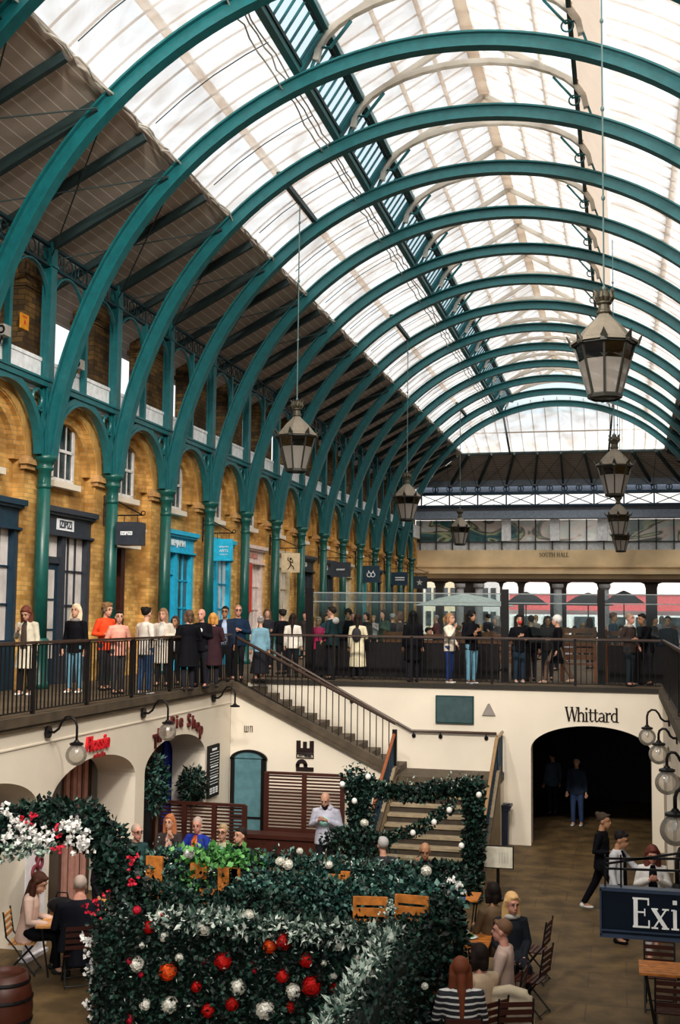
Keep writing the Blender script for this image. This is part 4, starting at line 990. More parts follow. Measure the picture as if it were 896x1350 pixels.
# ================================================================== WALL FITTINGS OF THE COURT
def swan(label, wx, wy, wz, sx_, globe=True, r=.17, face='X', s=1.0):
    """swan-neck wall lamp; wx is the wall face, the arm grows along sx_"""
    t = thing('wall_lamp', label, 'wall lamp', (wx, wy, wz)); T = lambda a, c: (a*sx_*s, 0, c*s)
    mb = MB(); mb.tube([T(0, 0), T(.04, 0)], .1, 14); mb.build('wall_plate', BLACK, t)
    pts = [T(.02, 0), T(.12, .0), T(.2, .06), T(.25, .17), T(.32, .25), T(.41, .26), T(.49, .20), T(.52, .10), T(.52, -.16)]
    mb = MB(); mb.tube(pts, .021, 8); mb.build('arm', BLACK, t, True)
    p = T(.52, -.16); mb = MB(); mb.lathe([(.03, .05), (.05, .02), (.11, 0), (.11, -.03), (.05, -.035)], 16, p); mb.build('gallery', BLACK, t)
    if globe:
        mb = MB(); mb.ell((p[0], p[1], p[2]-.03-r*.92), (r, r, r), 24, 16); mb.build('globe', GLOBE, t, True)
        mb = MB(); mb.ell((p[0], p[1], p[2]-.12), (.035, .035, .07), 10, 8); mb.build('bulb', plain((.8, .78, .72), .3), t, True)
    return t
for px, py, lab, g in ((61, 965, 'black swan-neck wall lamp with glass globe left of the red sign', True), (187, 940, 'black swan-neck wall lamp with glass globe over the pie shop arch', True), (280, 920, 'black swan-neck wall bracket nearest the stair', False)):
    P = at_x(px, py, -9.12); swan(lab, -9.10, P.y, P.z, 1, g)
for i, (px, py, X, lab) in enumerate(((853, 975, 23.9, 'farthest globe lamp on the right wall, beside the wide arch'), (868, 1000, 20.6, 'second globe lamp from the far corner of the right wall'), (878, 1035, 17.1, 'third globe lamp of the right wall'), (889, 1098, 13.4, 'large globe lamp of the right wall above the seated woman'), (894, 1212, 9.95, 'nearest globe lamp cut by the right edge in front of the EXIT board'))):
    P = at_z(px, py, 3.02 if i < 4 else 3.0); swan(lab, .86, X, P.z+.33+.02, -1, True, .165, s=(.86-P.x)/.52)
text('Flossie', .36, (-9.095, *[getattr(at_x(128, 980, -9.1), a) for a in 'yz']), (R(90), R(0), R(90)), plain((.62, .012, .02)), None, 'shop_lettering', .02, bold=.009, skew=.2)
tag(COL.objects[-1], 'raised red script lettering on the cream wall above the left arch', 'sign')
text('and coffee', .11, (-9.095, *[getattr(at_x(131, 995, -9.1), a) for a in 'yz']), (R(90), R(0), R(90)), plain((.35, .02, .02)), None, 'shop_lettering', .01, bold=.006)
tag(COL.objects[-1], 'tiny dark red line of lettering under the big red script', 'sign')
t = thing('shop_lettering', 'dark red curved lettering The Pie Shop over the second arch', 'sign', (-9.1, 23.55, 2.6))
# letters follow the arch
arc = 'The Pie Shop'; adv = {'T': 1.05, 'h': .95, 'e': .9, ' ': .55, 'P': 1.05, 'i': .55, 'S': 1.0, 'o': .95, 'p': .95}
tot = sum(adv[c] for c in arc); pos = 0
for c in arc:
    u = (pos+adv[c]/2)/tot; pos += adv[c]
    if c == ' ': continue
    a = math.pi*(.84-.66*u); y = 23.62+1.62*math.cos(a); z = 2.38+.70*math.sin(a)
    text(c, .40, (-9.095, y, z), (R(90), 0, R(90)), plain((.10, .014, .012)), t, 'letter', .02, bold=.007)
P = at_x(280, 1016, -9.1); t = thing('menu_board', 'black wall menu board with white lines right of the pie shop arch', 'menu board', P)
mb = MB(); mb.box(-9.11, -9.06, P.y-.36, P.y+.36, P.z-.58, P.z+.58); mb.build('board', plain((.015, .014, .014)), t, world=True)
mb = MB()
for j, (w, h_) in enumerate(((.2, .05), (.36, .015), (.34, .015), (.36, .012), (.36, .012), (.36, .012), (.3, .03), (.36, .012), (.32, .012), (.36, .012), (.3, .03), (.36, .012), (.32, .012))): mb.box(-9.06, -9.055, P.y-w*.8, P.y+w*.8, P.z+.46-j*.062, P.z+.46-j*.062+h_)
for j in range(3):
    for q in range(3): mb.box(-9.06, -9.055, P.y-.27+q*.19, P.y-.13+q*.19, P.z-.5+j*.05, P.z-.465+j*.05)
mb.build('white_print', WH, t, world=True)
# arched teal-grey door under the stair, PIE board, small plate
mb = MB(); mb.arch(XZ, -9.06, -8.2, 0, 2.35, -8.63, .36, 1.9, .14, 26.93, 27.0, 10)
mb = MB(); mb.box(-9.08, -8.98, 26.92, 27.0, 0, 1.95); mb.box(-8.32, -8.2, 26.92, 27.0, 0, 1.95); mb.archring(XZ, -8.64, .36, .46, 1.92, 26.92, 27.0, 14, .5)
d = struct('door_1', mb, BLACK); mb = MB(); mb.box(-9.0, -8.3, 26.95, 27.0, 0.2, 1.95); mb.archring(XZ, -8.64, 0, .38, 1.93, 26.95, 27.0, 12, .45)
mb.build('door_panel', mat('teal_grey_door', (.085, .19, .22), .4), d); mb = MB(); mb.box(-8.98, -8.3, 26.93, 26.97, .55, .6); mb.build('door_rail', BLACK, d)
P = at_y(402, 996, 26.99); t = thing('pie_sign', 'black letters PIE turned on their side on the cream stair wall', 'sign', P)
def blk(nm, rects, m=plain((.02, .012, .012))):
    mb = MB()
    for x0, x1, z0, z1 in rects: mb.box(P.x+x0, P.x+x1, 26.97, 27.0, P.z+z0, P.z+z1)
    mb.build(nm, m, t, world=True)
blk('letter_e', [(-.21, .21, .06, .17), (-.21, -.11, .17, .34), (-.05, .04, .17, .32), (.11, .21, .17, .34)])
blk('letter_i', [(-.21, .21, .03, .045), (-.21, .21, -.06, -.045), (-.21, -.19, -.06, .045), (.19, .21, -.06, .045)])
text('BATTERSEA', .062, (P.x, 26.985, P.z-.008), (R(90), 0, 0), plain((.02, .012, .012)), t, 'small_print', .005, bold=.003)
mb = MB(); mb.box(P.x-.21, P.x+.21, 26.97, 27.0, P.z-.36, P.z-.27); mb.archring(lambda u, v, w: (u, w, v), P.x-.08, .06, .14, P.z-.24, 26.97, 27.0, 12, 1.1); mb.box(P.x-.22, P.x-.13, 26.97, 27.0, P.z-.28, P.z-.2); mb.box(P.x-.03, P.x+.06, 26.97, 27.0, P.z-.28, P.z-.2); mb.build('letter_p', plain((.02, .012, .012)), t, world=True)
P = at_y(327, 961, 26.99); t = thing('wall_plate', 'small set of dark marks on the wall above the arched door', 'plate', P); mb = MB()
for q in (-.09, -.045, .0, .05, .1): mb.box(P.x+q-.010, P.x+q+.010, 26.985, 27.0, P.z-.075, P.z+.075)
mb.box(P.x-.09, P.x+.0, 26.985, 27.0, P.z-.075, P.z-.06); mb.box(P.x+.05, P.x+.1, 26.985, 27.0, P.z+.06, P.z+.075); mb.build('marks', plain((.15, .12, .09)), t, world=True)
# Whittard, screen, triangle sign on the far wall
P = at_y(778, 943, 28.5); tag(serif('Whittard', .335, (P.x+.02, 28.49, P.z-.15), FACE_Y, plain((.015, .010, .008)), tight=.84), 'black serif lettering Whittard above the wide arch', 'sign')
P = at_y(599, 935.5, 28.45); t = thing('wall_screen', 'dark framed screen on the far cream wall above the landing', 'screen', P)
mb = MB(); mb.box(P.x-.46, P.x+.46, 28.43, 28.5, P.z-.33, P.z+.33); mb.build('frame', plain((.02, .05, .05)), t, world=True)
mb = MB(); mb.box(P.x-.43, P.x+.43, 28.42, 28.44, P.z-.30, P.z+.30); mb.build('display', mat('dark_teal_screen', (.05, .085, .09), .12), t, world=True)
P = at_y(644, 936, 28.48); t = thing('triangle_sign', 'small grey triangular sign right of the dark screen', 'sign', P)
mb = MB(); mb.prism([(P.x-.16, P.z-.13), (P.x+.16, P.z-.13), (P.x+.02, P.z+.15), (P.x-.02, P.z+.15)], 28.46, 28.5); mb.build('plate', plain((.26, .23, .21)), t, world=True)
# litter bin and easel by the stair foot
P = at_y(661, 1090, 28.05); t = thing('litter_bin', 'tall dark litter bin between stair and wide arch', 'bin', (P.x, 28.05, 0))
mb = MB(); mb.lathe([(.2, 0), (.22, .05), (.24, .85), (.24, .9)], 4, rot=R(45)); mb.build('body', mat('bin_navy', (.015, .02, .035), .4), t)
mb = MB(); mb.box(-.21, .21, -.21, .21, .88, .95); mb.box(-.21, .24, -.24, .2, .95, 1.0); mb.beam((-.2, -.2, .93), (.22, -.22, 1.04), .1, .04); mb.build('lid', mat('bin_navy'), t)
P = at_y(656, 1130, 23.0); t = thing('menu_stand', 'white board on a black stand at the foot of the lower stair', 'menu stand', (P.x, 23.0, 0))
mb = MB(); mb.box(-.28, .28, -.03, .0, P.z-.19, P.z+.2); mb.build('board', plain((.62, .58, .47)), t)
mb = MB(); mb.box(-.30, .30, -.02, .015, P.z-.21, P.z+.22); mb.tube([(0, .03, P.z), (0, .03, .03)], .03, 8); mb.lathe([(.2, 0), (.2, .03), (.03, .05)], 14, (0, .03, 0)); mb.build('stand', BLACK, t)
mb = MB()
for j in range(4): mb.box(.02+j*.05, .05+j*.05, -.034, -.03, P.z-.1, P.z+.1)
mb.build('faint_print', plain((.5, .47, .40)), t)
# the Exit board
t = thing('exit_sign', 'dark navy hanging board with white serif Exit at the lower right', 'exit sign', (.335, 8.5, 3.19))
Pt = at_y(790, 1171, 8.5); x0, x1, z0, z1 = Pt.x, .86, at_y(790, 1232, 8.5).z, Pt.z
mb = MB(); mb.box(x0, x1, 8.5, 8.56, z0, z1); mb.build('board', mat('exit_navy', (.003, .007, .014), .4, 0, .15), t, world=True)
mb = MB(); mb.box(x0, x1, 8.485, 8.58, z1-.012, z1+.012); mb.box(x0, x1, 8.485, 8.58, z0-.012, z0+.012); mb.box(x0, x0+.012, 8.485, 8.58, z0, z1); mb.box(x0+.012, x1, 8.49, 8.51, z0+.03, z0+.04); mb.build('moulding', mat('exit_navy_edge', (.03, .045, .075), .3), t, world=True)
PE = at_y(833, 1222, 8.5); wE = sum(GL[c][0] for c in 'Exit')*.2*1.06
s_ = serif('Exit', .2, (PE.x+wE/2, 8.498, PE.z), FACE_Y, plain((.82, .80, .76)), tight=1.06, depth=.006); s_.parent = t; s_.location = -base_of(t)
mb = MB()
for py0, py1 in ((1133, 1130), (1146, 1149)): mb.beam((at_y(797, py0, 8.5).x, 8.53, at_y(797, py0, 8.5).z), (.86, 8.53, at_y(896, py1, 8.5).z+.01), .012, .015)
mb.beam((at_y(797, 1140, 8.5).x, 8.53, at_y(797, 1140, 8.5).z), (.86, 8.53, at_y(896, 1112, 8.5).z+.03), .012, .015)
for px in (797, 818): a = at_y(px, 1130, 8.5); mb.beam((a.x, 8.53, a.z+.01), (a.x, 8.53, z1), .012, .012)
mb.build('bracket', BLACK, t, world=True)

# ------------------------------------------------------------------ shops inside the left recesses
t = thing('recess_shopfront', 'glazed shopfront with dull pink posts inside the left arched recess', 'shopfront', (-9.98, 19.66, 0))
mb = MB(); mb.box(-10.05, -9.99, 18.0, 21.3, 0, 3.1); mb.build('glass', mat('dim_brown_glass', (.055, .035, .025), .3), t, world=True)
for px in (88, 97, 103, 112): y = at_x(px, 1030, -9.97).y; mb = MB(); mb.box(-9.99, -9.94, y-.07, y+.07, 0, 3.1); mb.build('post', plain((.50, .25, .20)), t, world=True)
t = thing('recess_door', 'deep blue door in a dark frame inside the pie shop arch', 'door', (-9.98, 23.2, 0))
mb = MB(); mb.box(-10.05, -9.99, 21.8, 25.2, 0, 3.1); mb.build('frame', mat('dark_door_surround', (.008, .008, .014), .6), t, world=True)
ya, yb = at_x(215, 1020, -9.97).y, at_x(232, 1020, -9.97).y; mb = MB(); mb.box(-9.99, -9.95, ya, yb, 0, 2.65); mb.build('door_leaf', plain((.012, .03, .34), .4), t, world=True)
ya, yb = at_x(196, 1005, -9.97).y, at_x(204, 1005, -9.97).y; mb = MB(); mb.box(-9.99, -9.95, ya, yb, 1.7, 2.35); mb.build('red_poster', plain((.40, .08, .06)), t, world=True)
# banner on the floor beside the left table
P = at_x(48, 1130, -8.98); t = thing('roller_banner', 'white upright banner with a dark emblem behind the left table', 'banner', (P.x, P.y, 0))
mb = MB(); mb.box(-.02, .0, -.32, .32, .05, P.z+.25); mb.box(-.08, .08, -.34, .34, 0, .06); mb.build('sheet', plain((.72, .68, .70)), t)
mb = MB(); mb.torus((.008, -.05, P.z-.22), .09, .03, 'X'); mb.torus((.008, .1, P.z-.1), .08, .03, 'X'); mb.ell((.008, 0, P.z-.02), (.006, .06, .05)); mb.build('emblem', plain((.14, .02, .03)), t)
mb = MB(); mb.box(.0, .008, -.18, .18, P.z-.5, P.z-.43); mb.box(.0, .008, -.24, .24, P.z-.58, P.z-.555); mb.build('print', plain((.35, .32, .34)), t)
mb = MB(); mb.ell((.01, 0, P.z-.8), (.01, .06, .08)); mb.build('yellow_mark', plain((.72, .42, .03)), t)

# ------------------------------------------------------------------ slatted timber screens
def slats(label, p0, p1, z0, z1, nslat, divs, seat=False):
    p0, p1 = Vector(p0), Vector(p1); d = p1-p0; t = thing('slatted_screen', label, 'slatted screen', (p0.x, p0.y, 0))
    mb = MB()
    for i in range(nslat):
        z = z0+(z1-z0)*(i+.5)/nslat; mb.beam((0, 0, z), (d.x, d.y, z), .03, (z1-z0)/nslat*.5)
    mb.build('slats', SLAT, t)
    for i in range(divs+1):
        mb = MB(); b = d*(i/divs); mb.cbox((b.x, b.y-.03, (z1)/2+.02), (.1, .07, z1+.04)); mb.build('post', SLAT, t)
    mb = MB(); mb.beam((0, -.02, z1+.03), (d.x, d.y-.02, z1+.03), .08, .06); mb.beam((0, -.02, z0-.02), (d.x, d.y-.02, z0-.02), .06, .08); mb.build('rail', SLAT, t)
    return t
a = at_y(352, 1020, 26.3); b = at_y(452, 1024, 26.3)
slats('tall red-brown slatted screen behind the man in the pale hoodie', (a.x, 26.3, 0), (b.x, 26.3, 0), .45, a.z, 17, 2)
a = at_y(205, 1058, 24.2); b = at_y(323, 1066, 24.2)
slats('dark slatted screen behind the seated group on the left', (a.x, 24.2, 0), (b.x, 24.2, 0), .2, a.z, 15, 3)
mb = MB(); t = thing('bench', 'low dark red timber bench in front of the tall slatted screen', 'bench', (at_y(370, 1100, 25.8).x, 25.6, 0))
mb.box(-.8, .9, -.25, .25, .42, .5); mb.build('seat', SLAT, t); mb = MB(); mb.box(-.8, .9, -.2, .2, .0, .42); mb.build('base', SLAT, t)

# ================================================================== PEOPLE
REMESH = []
def solid(mb, name, m, parent, vox, smooth=True):
    """one continuous surface grown over the overlapping forms"""
    o = mb.build(name, m, parent, smooth)
    md = o.modifiers.new('skin', 'REMESH'); md.mode = 'VOXEL'; md.voxel_size = vox; md.use_smooth_shade = True
    ms = o.modifiers.new('relax', 'SMOOTH'); ms.factor = .5; ms.iterations = 2
    REMESH.append(o); return o
SK = {'light': (.52, .28, .19), 'pink': (.55, .26, .19), 'tan': (.36, .18, .10), 'dark': (.12, .055, .03)}
ARMS = {'down': ((.055, -.01, -.28), (.075, .07, -.53)), 'bent': ((.09, -.05, -.26), (-.02, .20, -.25)), 'hold': ((.08, -.03, -.27), (-.12, .22, -.17)),
 'phone': ((.09, .0, -.26), (-.12, .25, -.12)), 'chin': ((.05, .12, -.24), (-.10, .20, .02)), 'table': ((.07, .06, -.27), (-.03, .32, -.27)), 'pocket': ((.13, -.05, -.26), (.06, .12, -.43)),
 'fold': ((.10, .02, -.27), (-.16, .2, -.2)), 'out': ((.14, .08, -.24), (.16, .32, -.18)), 'lap': ((.06, .04, -.27), (-.06, .26, -.42)), 'back': ((.10, -.12, -.25), (-.05, -.16, -.42)), 'reach': ((.04, .2, -.2), (-.03, .46, -.28))}
NP = [0]
def person(label, X, Y, Z, face, h=1.7, pose='stand', lean=0, arms=('down', 'down'), head=(0, 0), skin='light', top=(.02, .02, .02), toplen='jacket', bottom=(.015, .015, .02), bottype='trousers', shoes=(.02, .02, .02), hair='short', hairc=(.03, .02, .015), shirt=None, extra=(), vox=None, build=1.0, hoodc=None, stripes=False, group=None):
    s = h/1.72; D = math.hypot(X, Y); vox = vox or (.015 if D < 26 else .02 if D < 32 else .028); NP[0] += 1
    t = thing('person', label, 'person', (X, Y, Z), R(face), group)
    sit = pose == 'sit'; pz = .56 if sit else (.90 if pose == 'walk' else .93)
    ph = R(lean); U = Vector((0, math.sin(ph), math.cos(ph))); F = Vector((0, math.cos(ph), -math.sin(ph))); RX = Vector((1, 0, 0)); P0 = Vector((0, 0, pz))
    T = lambda a, b, c: (P0+RX*a+F*b+U*c)
    b = build
    # skeleton
    sh = {sd: T(sd*.165*b, -.01, .435) for sd in (-1, 1)}; el, wr = {}, {}
    for sd, an in ((-1, arms[0]), (1, arms[1])):
        e, w = ARMS[an]; el[sd] = sh[sd]+RX*(sd*e[0])+F*e[1]+U*e[2]; wr[sd] = sh[sd]+RX*(sd*w[0])+F*w[1]+U*w[2]
    hip = {sd: P0+Vector((sd*.085*b, 0, -.02)) for sd in (-1, 1)}; kn, ank = {}, {}
    for sd in (-1, 1):
        if sit: kn[sd] = Vector((sd*.11, .42, .50)); ank[sd] = Vector((sd*.11, .40+.05*sd, .09))
        elif pose == 'walk': kn[sd] = Vector((sd*.08, .20*sd+.05, .50)); ank[sd] = Vector((sd*.07, .33*sd-.02, .09 if sd > 0 else .14))
        else: kn[sd] = Vector((sd*.095, .02+.01*sd, .50)); ank[sd] = Vector((sd*.10, -.01+.03*sd, .09))
    hy, hp = R(head[0]), R(head[1]); HM = (Matrix.Rotation(hy, 3, 'Z') @ Matrix.Rotation(-ph*.6+(-hp), 3, 'X'))*1.12; NK = T(0, .0, .505); HC = NK+U*.04+HM @ Vector((0, .025, .115)); H = lambda a, b_, c: HC+HM @ Vector((a, b_, c))
    def rings(mb, L, n=14):
        P = []
        for c, rx, ry, fb in L:
            for j in range(n): q = 2*math.pi*j/n; P.append(T(rx*b*math.cos(q), fb+ry*math.sin(q), c))
        k = len(L); mb.add(P, [(i*n+j, i*n+(j+1) % n, (i+1)*n+(j+1) % n, (i+1)*n+j) for i in range(k-1) for j in range(n)]+[tuple(range(n-1, -1, -1)), tuple((k-1)*n+j for j in range(n))])
    # body: one surface
    mb = MB(); rings(mb, [(-.13, .12, .09, 0), (-.06, .16, .115, -.01), (.03, .155, .11, -.01), (.16, .125, .09, 0), (.30, .145, .10, .005), (.38, .15, .10, .0), (.44, .12, .085, -.01), (.49, .065, .06, -.01), (.57, .05, .055, .01)])
    mb.tube([NK-U*.03, NK+U*.06, HC-U*.05], [.058, .052, .05], 12)
    mb.ell(H(0, -.012, .03), (.074, .094, .088), 16, 12, HM); mb.ell(H(0, .022, -.045), (.056, .066, .070), 14, 10, HM); mb.ell(H(0, .062, -.093), (.026, .024, .022), 10, 8, HM)
    mb.tube([H(0, .086, .02), H(0, .108, -.022), H(0, .094, -.036)], [.008, .0135, .010], 8)
    for sd in (-1, 1): mb.ell(H(sd*.074, -.005, -.012), (.012, .02, .03), 8, 6, HM); mb.ell(H(sd*.03, .083, .036), (.02, .010, .008), 8, 6, HM)
    mb.ell(H(0, .086, -.062), (.024, .012, .010), 8, 6, HM)
    for sd in (-1, 1):
        mb.tube([sh[sd]-U*.0-RX*sd*.04, sh[sd], sh[sd].lerp(el[sd], .5), el[sd], el[sd].lerp(wr[sd], .35), wr[sd]], [.045, .050, .044, .037, .037, .026], 12)
        mb.tube([hip[sd], hip[sd].lerp(kn[sd], .5), kn[sd], kn[sd].lerp(ank[sd], .35), ank[sd]], [.088, .072, .053, .052, .036], 12)
        mb.tube([ank[sd], ank[sd]+Vector((0, .06, -.045)), ank[sd]+Vector((0, .14, -.06))], [.038, .04, .03], 10)
        d = (wr[sd]-el[sd]).normalized(); mb.ell(wr[sd]+d*.045, (.034, .034, .05), 10, 8, d.to_track_quat('Z', 'X').to_matrix())
    body = solid(mb, 'body', plain(SK[skin], .5), t, vox*.85 if vox < .02 else vox)
    for sd in (-1, 1):                                           # fingers and thumb, rooted in the palm
        d = (wr[sd]-el[sd]).normalized(); sdv = d.cross(F).normalized() if d.cross(F).length > .2 else RX; inn = sdv.cross(d).normalized()
        if inn.dot(RX)*sd > 0: inn = -inn
        mb = MB(); base = wr[sd]+d*.06
        for j, L_ in enumerate((.062, .075, .07, .055)):
            p = base+sdv*((j-1.5)*.017); mb.tube([p, p+d*L_*.5, p+d*L_*.8+inn*L_*.25, p+d*L_*.9+inn*L_*.5], [.0095, .0088, .008, .006], 6)
        p = wr[sd]+d*.03+sdv*(-.026); mb.tube([p, p-sdv*.02+d*.025+inn*.01, p-sdv*.022+d*.05+inn*.025], [.011, .0095, .007], 6)
        mb.build('fingers', plain(SK[skin], .5), body, True)
    if D < 34 and hair != 'hidden':
        mb = MB()
        for sd in (-1, 1): mb.ell(H(sd*.029, .083, .018), (.0125, .008, .0065), 8, 6, HM)
        mb.build('eyes', plain((.02, .014, .012), .3), t, True)
        mb = MB(); mb.ell(H(0, .096, -.062), (.021, .006, .006), 8, 5, HM); mb.build('mouth', plain((.38, .09, .08)), t, True)
        if hair not in ('hood', 'bald'):
            mb = MB()
            for sd in (-1, 1): mb.ell(H(sd*.03, .086, .043), (.018, .006, .0035), 8, 5, HM)
            mb.build('eyebrows', plain(tuple(c*.6 for c in hairc)), t, True)
    # clothes
    tm = plain(top) if not stripes else mat('black_white_stripes', None, .8, build=stripe_build('Z', .065, .32, (.02, .02, .025), (.7, .68, .65), .05))
    mb = MB(); o_ = .022
    L = [(.51, .075, .072, -.01), (.475, .115, .09, -.01), (.44, .155, .105, -.01), (.36, .175, .122, .0), (.25, .16, .12, .005), (.10, .165, .125, 0), (-.03, .182, .135, -.005)]
    if toplen in ('jacket', 'coat', 'long'): L.append((-.14, .188, .14, -.005))
    rings(mb, L[::-1]); 
    if toplen in ('coat', 'long') and not sit:
        zb = .52 if toplen == 'coat' else .34; n = 14; P = []
        for z, rx, ry in ((zb, .235, .19), (.7, .21, .16), (pz-.02, .185, .137)):
            for j in range(n): q = 2*math.pi*j/n; P.append((rx*b*math.cos(q), ry*math.sin(q), z))
        mb.add(P, [(i*n+j, i*n+(j+1) % n, (i+1)*n+(j+1) % n, (i+1)*n+j) for i in range(2) for j in range(n)]+[tuple(range(n-1, -1, -1)), tuple(2*n+j for j in range(n))])
    if sit and toplen in ('coat', 'long'):
        for sd in (-1, 1): mb.tube([hip[sd], hip[sd].lerp(kn[sd], .6)], [.12, .1], 10)
        mb.tube([P0+Vector((0, -.05, 0)), Vector((0, -.16, .25))], [.17, .14], 10)
    for sd in (-1, 1): mb.tube([sh[sd]-RX*sd*.06+U*.0, sh[sd]+U*.0, sh[sd].lerp(el[sd], .5), el[sd], el[sd].lerp(wr[sd], .4), el[sd].lerp(wr[sd], .93)], [.068, .074, .060, .053, .049, .038], 12)
    mb.tube([NK-U*.05, NK+U*.005], [.078, .068], 12)
    garment = {'coat': 'coat', 'long': 'coat', 'jacket': 'jacket', 'top': 'top', 'sweater': 'sweater'}[toplen]
    solid(mb, garment, tm, t, vox)
    if shirt:
        mb = MB(); n = 10; P = []
        for c, rx, fb in ((.50, .04, .05), (.40, .06, .108), (.2, .07, .112), (.02, .075, .116), (-.08, .075, .118)):
            for j in range(n): q = 2*math.pi*j/n; P.append(T(rx*math.cos(q), fb+.02*math.sin(q), c))
        mb.add(P, [(i*n+j, i*n+(j+1) % n, (i+1)*n+(j+1) % n, (i+1)*n+j) for i in range(4) for j in range(n)]+[tuple(range(n)), tuple(4*n+j for j in range(n))]); mb.build('shirt', plain(shirt), t, True)
    bm = plain(bottom); mb = MB()
    if bottype == 'skirt' and not sit:
        n = 14; P = []
        for z, rx, ry in ((.22, .27, .22), (.5, .22, .18), (pz, .165, .125), (pz+.1, .14, .11)):
            for j in range(n): q = 2*math.pi*j/n; P.append((rx*math.cos(q), ry*math.sin(q), z))
        mb.add(P, [(i*n+j, i*n+(j+1) % n, (i+1)*n+(j+1) % n, (i+1)*n+j) for i in range(3) for j in range(n)]+[tuple(range(n-1, -1, -1)), tuple(3*n+j for j in range(n))])
    else:
        rings(mb, [(-.16, .12, .1, 0), (-.06, .17, .125, -.01), (.06, .155, .115, -.005)])
        for sd in (-1, 1): mb.tube([hip[sd]+Vector((0, 0, .02)), hip[sd].lerp(kn[sd], .5), kn[sd], kn[sd].lerp(ank[sd], .5), ank[sd]+Vector((0, 0, .0))], [.10, .086, .068, .062, .054], 12)
    solid(mb, 'skirt' if bottype == 'skirt' and not sit else 'trousers', bm, t, vox)
    for sd in (-1, 1):
        mb = MB(); a = ank[sd]; mb.ell((a.x, a.y-.02, a.z-.045), (.042, .055, .045), 10, 6); mb.ell((a.x, a.y+.075, a.z-.06), (.046, .105, .032), 12, 6); mb.build('shoe', plain(shoes), t, True)
    # hair
    hm = plain(hairc, .6); mb = MB()
    if hair in ('short', 'long', 'bun', 'bob', 'curly', 'thin', 'ponytail'):
        k = 1.10 if hair in ('long', 'bob', 'curly') else 1.04
        mb.ell(H(0, -.028, .045), (.078*k, .092*k, .086*k), 16, 10, HM)
        if hair != 'thin': mb.tube([H(-.045, .045, .088), H(0, .066, .10), H(.045, .045, .088)], [.02, .026, .02], 8)
        if hair in ('long', 'bob', 'ponytail'):
            e = {'long': -.33, 'bob': -.12, 'ponytail': -.1}[hair]
            for a, w in ((-.078, .036), (-.05, .046), (0, .052), (.05, .046), (.078, .036)):
                yb = -.085 if abs(a) < .05 else -.03; mb.tube([H(a, yb+.02, .05), H(a*1.1, yb, -.04), T(a*1.3+HM[0][1]*-.03, -.08 if abs(a) < .05 else (.01 if hair == 'long' else -.02), .53+e*.4), T(a*1.35, -.105 if abs(a) < .05 else .05, .53+e)] if hair == 'long' else [H(a, yb+.02, .05), H(a*1.08, yb, -.04), H(a*1.1, yb+.005, e)], [w*.9, w, w, w*.5] if hair == 'long' else [w*.9, w, w*.7], 8)
            if hair == 'ponytail': mb.tube([H(0, -.11, .05), H(0, -.17, 0), H(0, -.15, -.16)], [.03, .04, .015], 8)
        if hair == 'bun': mb.ell(H(0, -.11, .09), (.045, .042, .042), 10, 8, HM)
        if hair == 'curly':
            for j in range(14): q = j*2.4; mb.ell(H(.07*math.cos(q), -.04+.07*math.sin(q), .05+.05*math.sin(j*1.7)), (.04, .04, .04), 8, 6)
        solid(mb, 'hair', hm, t, max(.014, vox*.8))
    elif hair in ('hat', 'hood', 'beanie'):
        k = 1.13; mb.ell(H(0, -.02, .035), (.078*k, .098*k, .092*k), 16, 10, HM)
        if hair == 'hood':
            mb.tube([H(0, -.04, .0), H(0, -.04, -.08), T(0, -.03, .48)], [.095, .09, .10], 12)
        solid(mb, 'hood' if hair == 'hood' else 'hat', hm, t, max(.014, vox*.8))
    for ex in extra:
        mb = MB()
        if ex == 'beard': mb.ell(H(0, .045, -.075), (.055, .048, .05), 12, 8, HM); mb.ell(H(0, .05, -.12), (.035, .032, .04), 10, 8, HM); mb.build('beard', plain((.02, .014, .012)), t, True)
        if ex == 'glasses':
            for sd in (-1, 1):
                n0 = len(mb.v); mb.torus((0, 0, 0), .022, .004, 'Y', 14, 5); mb.v[n0:] = [tuple(H(sd*.031+x, .098+y, .018+z)) for x, y, z in mb.v[n0:]]
            mb.tube([H(-.052, .095, .02), H(-.078, .0, .02)], .004, 5); mb.tube([H(.052, .095, .02), H(.078, .0, .02)], .004, 5); mb.build('glasses', BLACK, t)
        if ex == 'hoodback': mb.ell(T(0, -.10, .47), (.12, .07, .09), 12, 8); mb.ell(T(-.07, .03, .49), (.05, .05, .045)); mb.ell(T(.07, .03, .49), (.05, .05, .045)); mb.build('hood', plain(hoodc or top), t, True)
        if ex == 'scarf': mb.tube([T(.09*math.cos(q), -.01+.085*math.sin(q), .5) for q in [i*math.pi/5 for i in range(11)]], .035, 8); mb.build('scarf', plain(hoodc or (.4, .38, .34)), t, True)
        if ex == 'headphones': mb.tube([H(-.085, -.01, -.01), H(-.075, -.01, .09), H(0, -.01, .135), H(.075, -.01, .09), H(.085, -.01, -.01)], .012, 6); mb.ell(H(-.088, -.0, -.01), (.02, .035, .04)); mb.ell(H(.088, -.0, -.01), (.02, .035, .04)); mb.build('headphones', plain((.12, .10, .08)), t, True)
        if ex == 'print': mb.ell(T(0, .125, .27), (.11, .02, .09), 14, 8); mb.build('chest_print', plain((.32, .62, .55)), t, True)
        if ex == 'whiteprint': mb.ell(T(0, .125, .33), (.075, .018, .06), 12, 7); mb.build('chest_print', plain((.7, .7, .7)), t, True)
        if ex == 'backpack': mb.ell(T(0, -.17, .26), (.13, .07, .19), 12, 10); mb.build('backpack', plain((.03, .03, .035)), t, True)
        if ex == 'facemask': mb.ell(H(0, .068, -.05), (.05, .045, .045), 12, 8, HM); mb.build('face_covering', plain((.5, .04, .03)), t, True)
    for o in t.children: pass
    t.scale = (s, s, s)
    return t
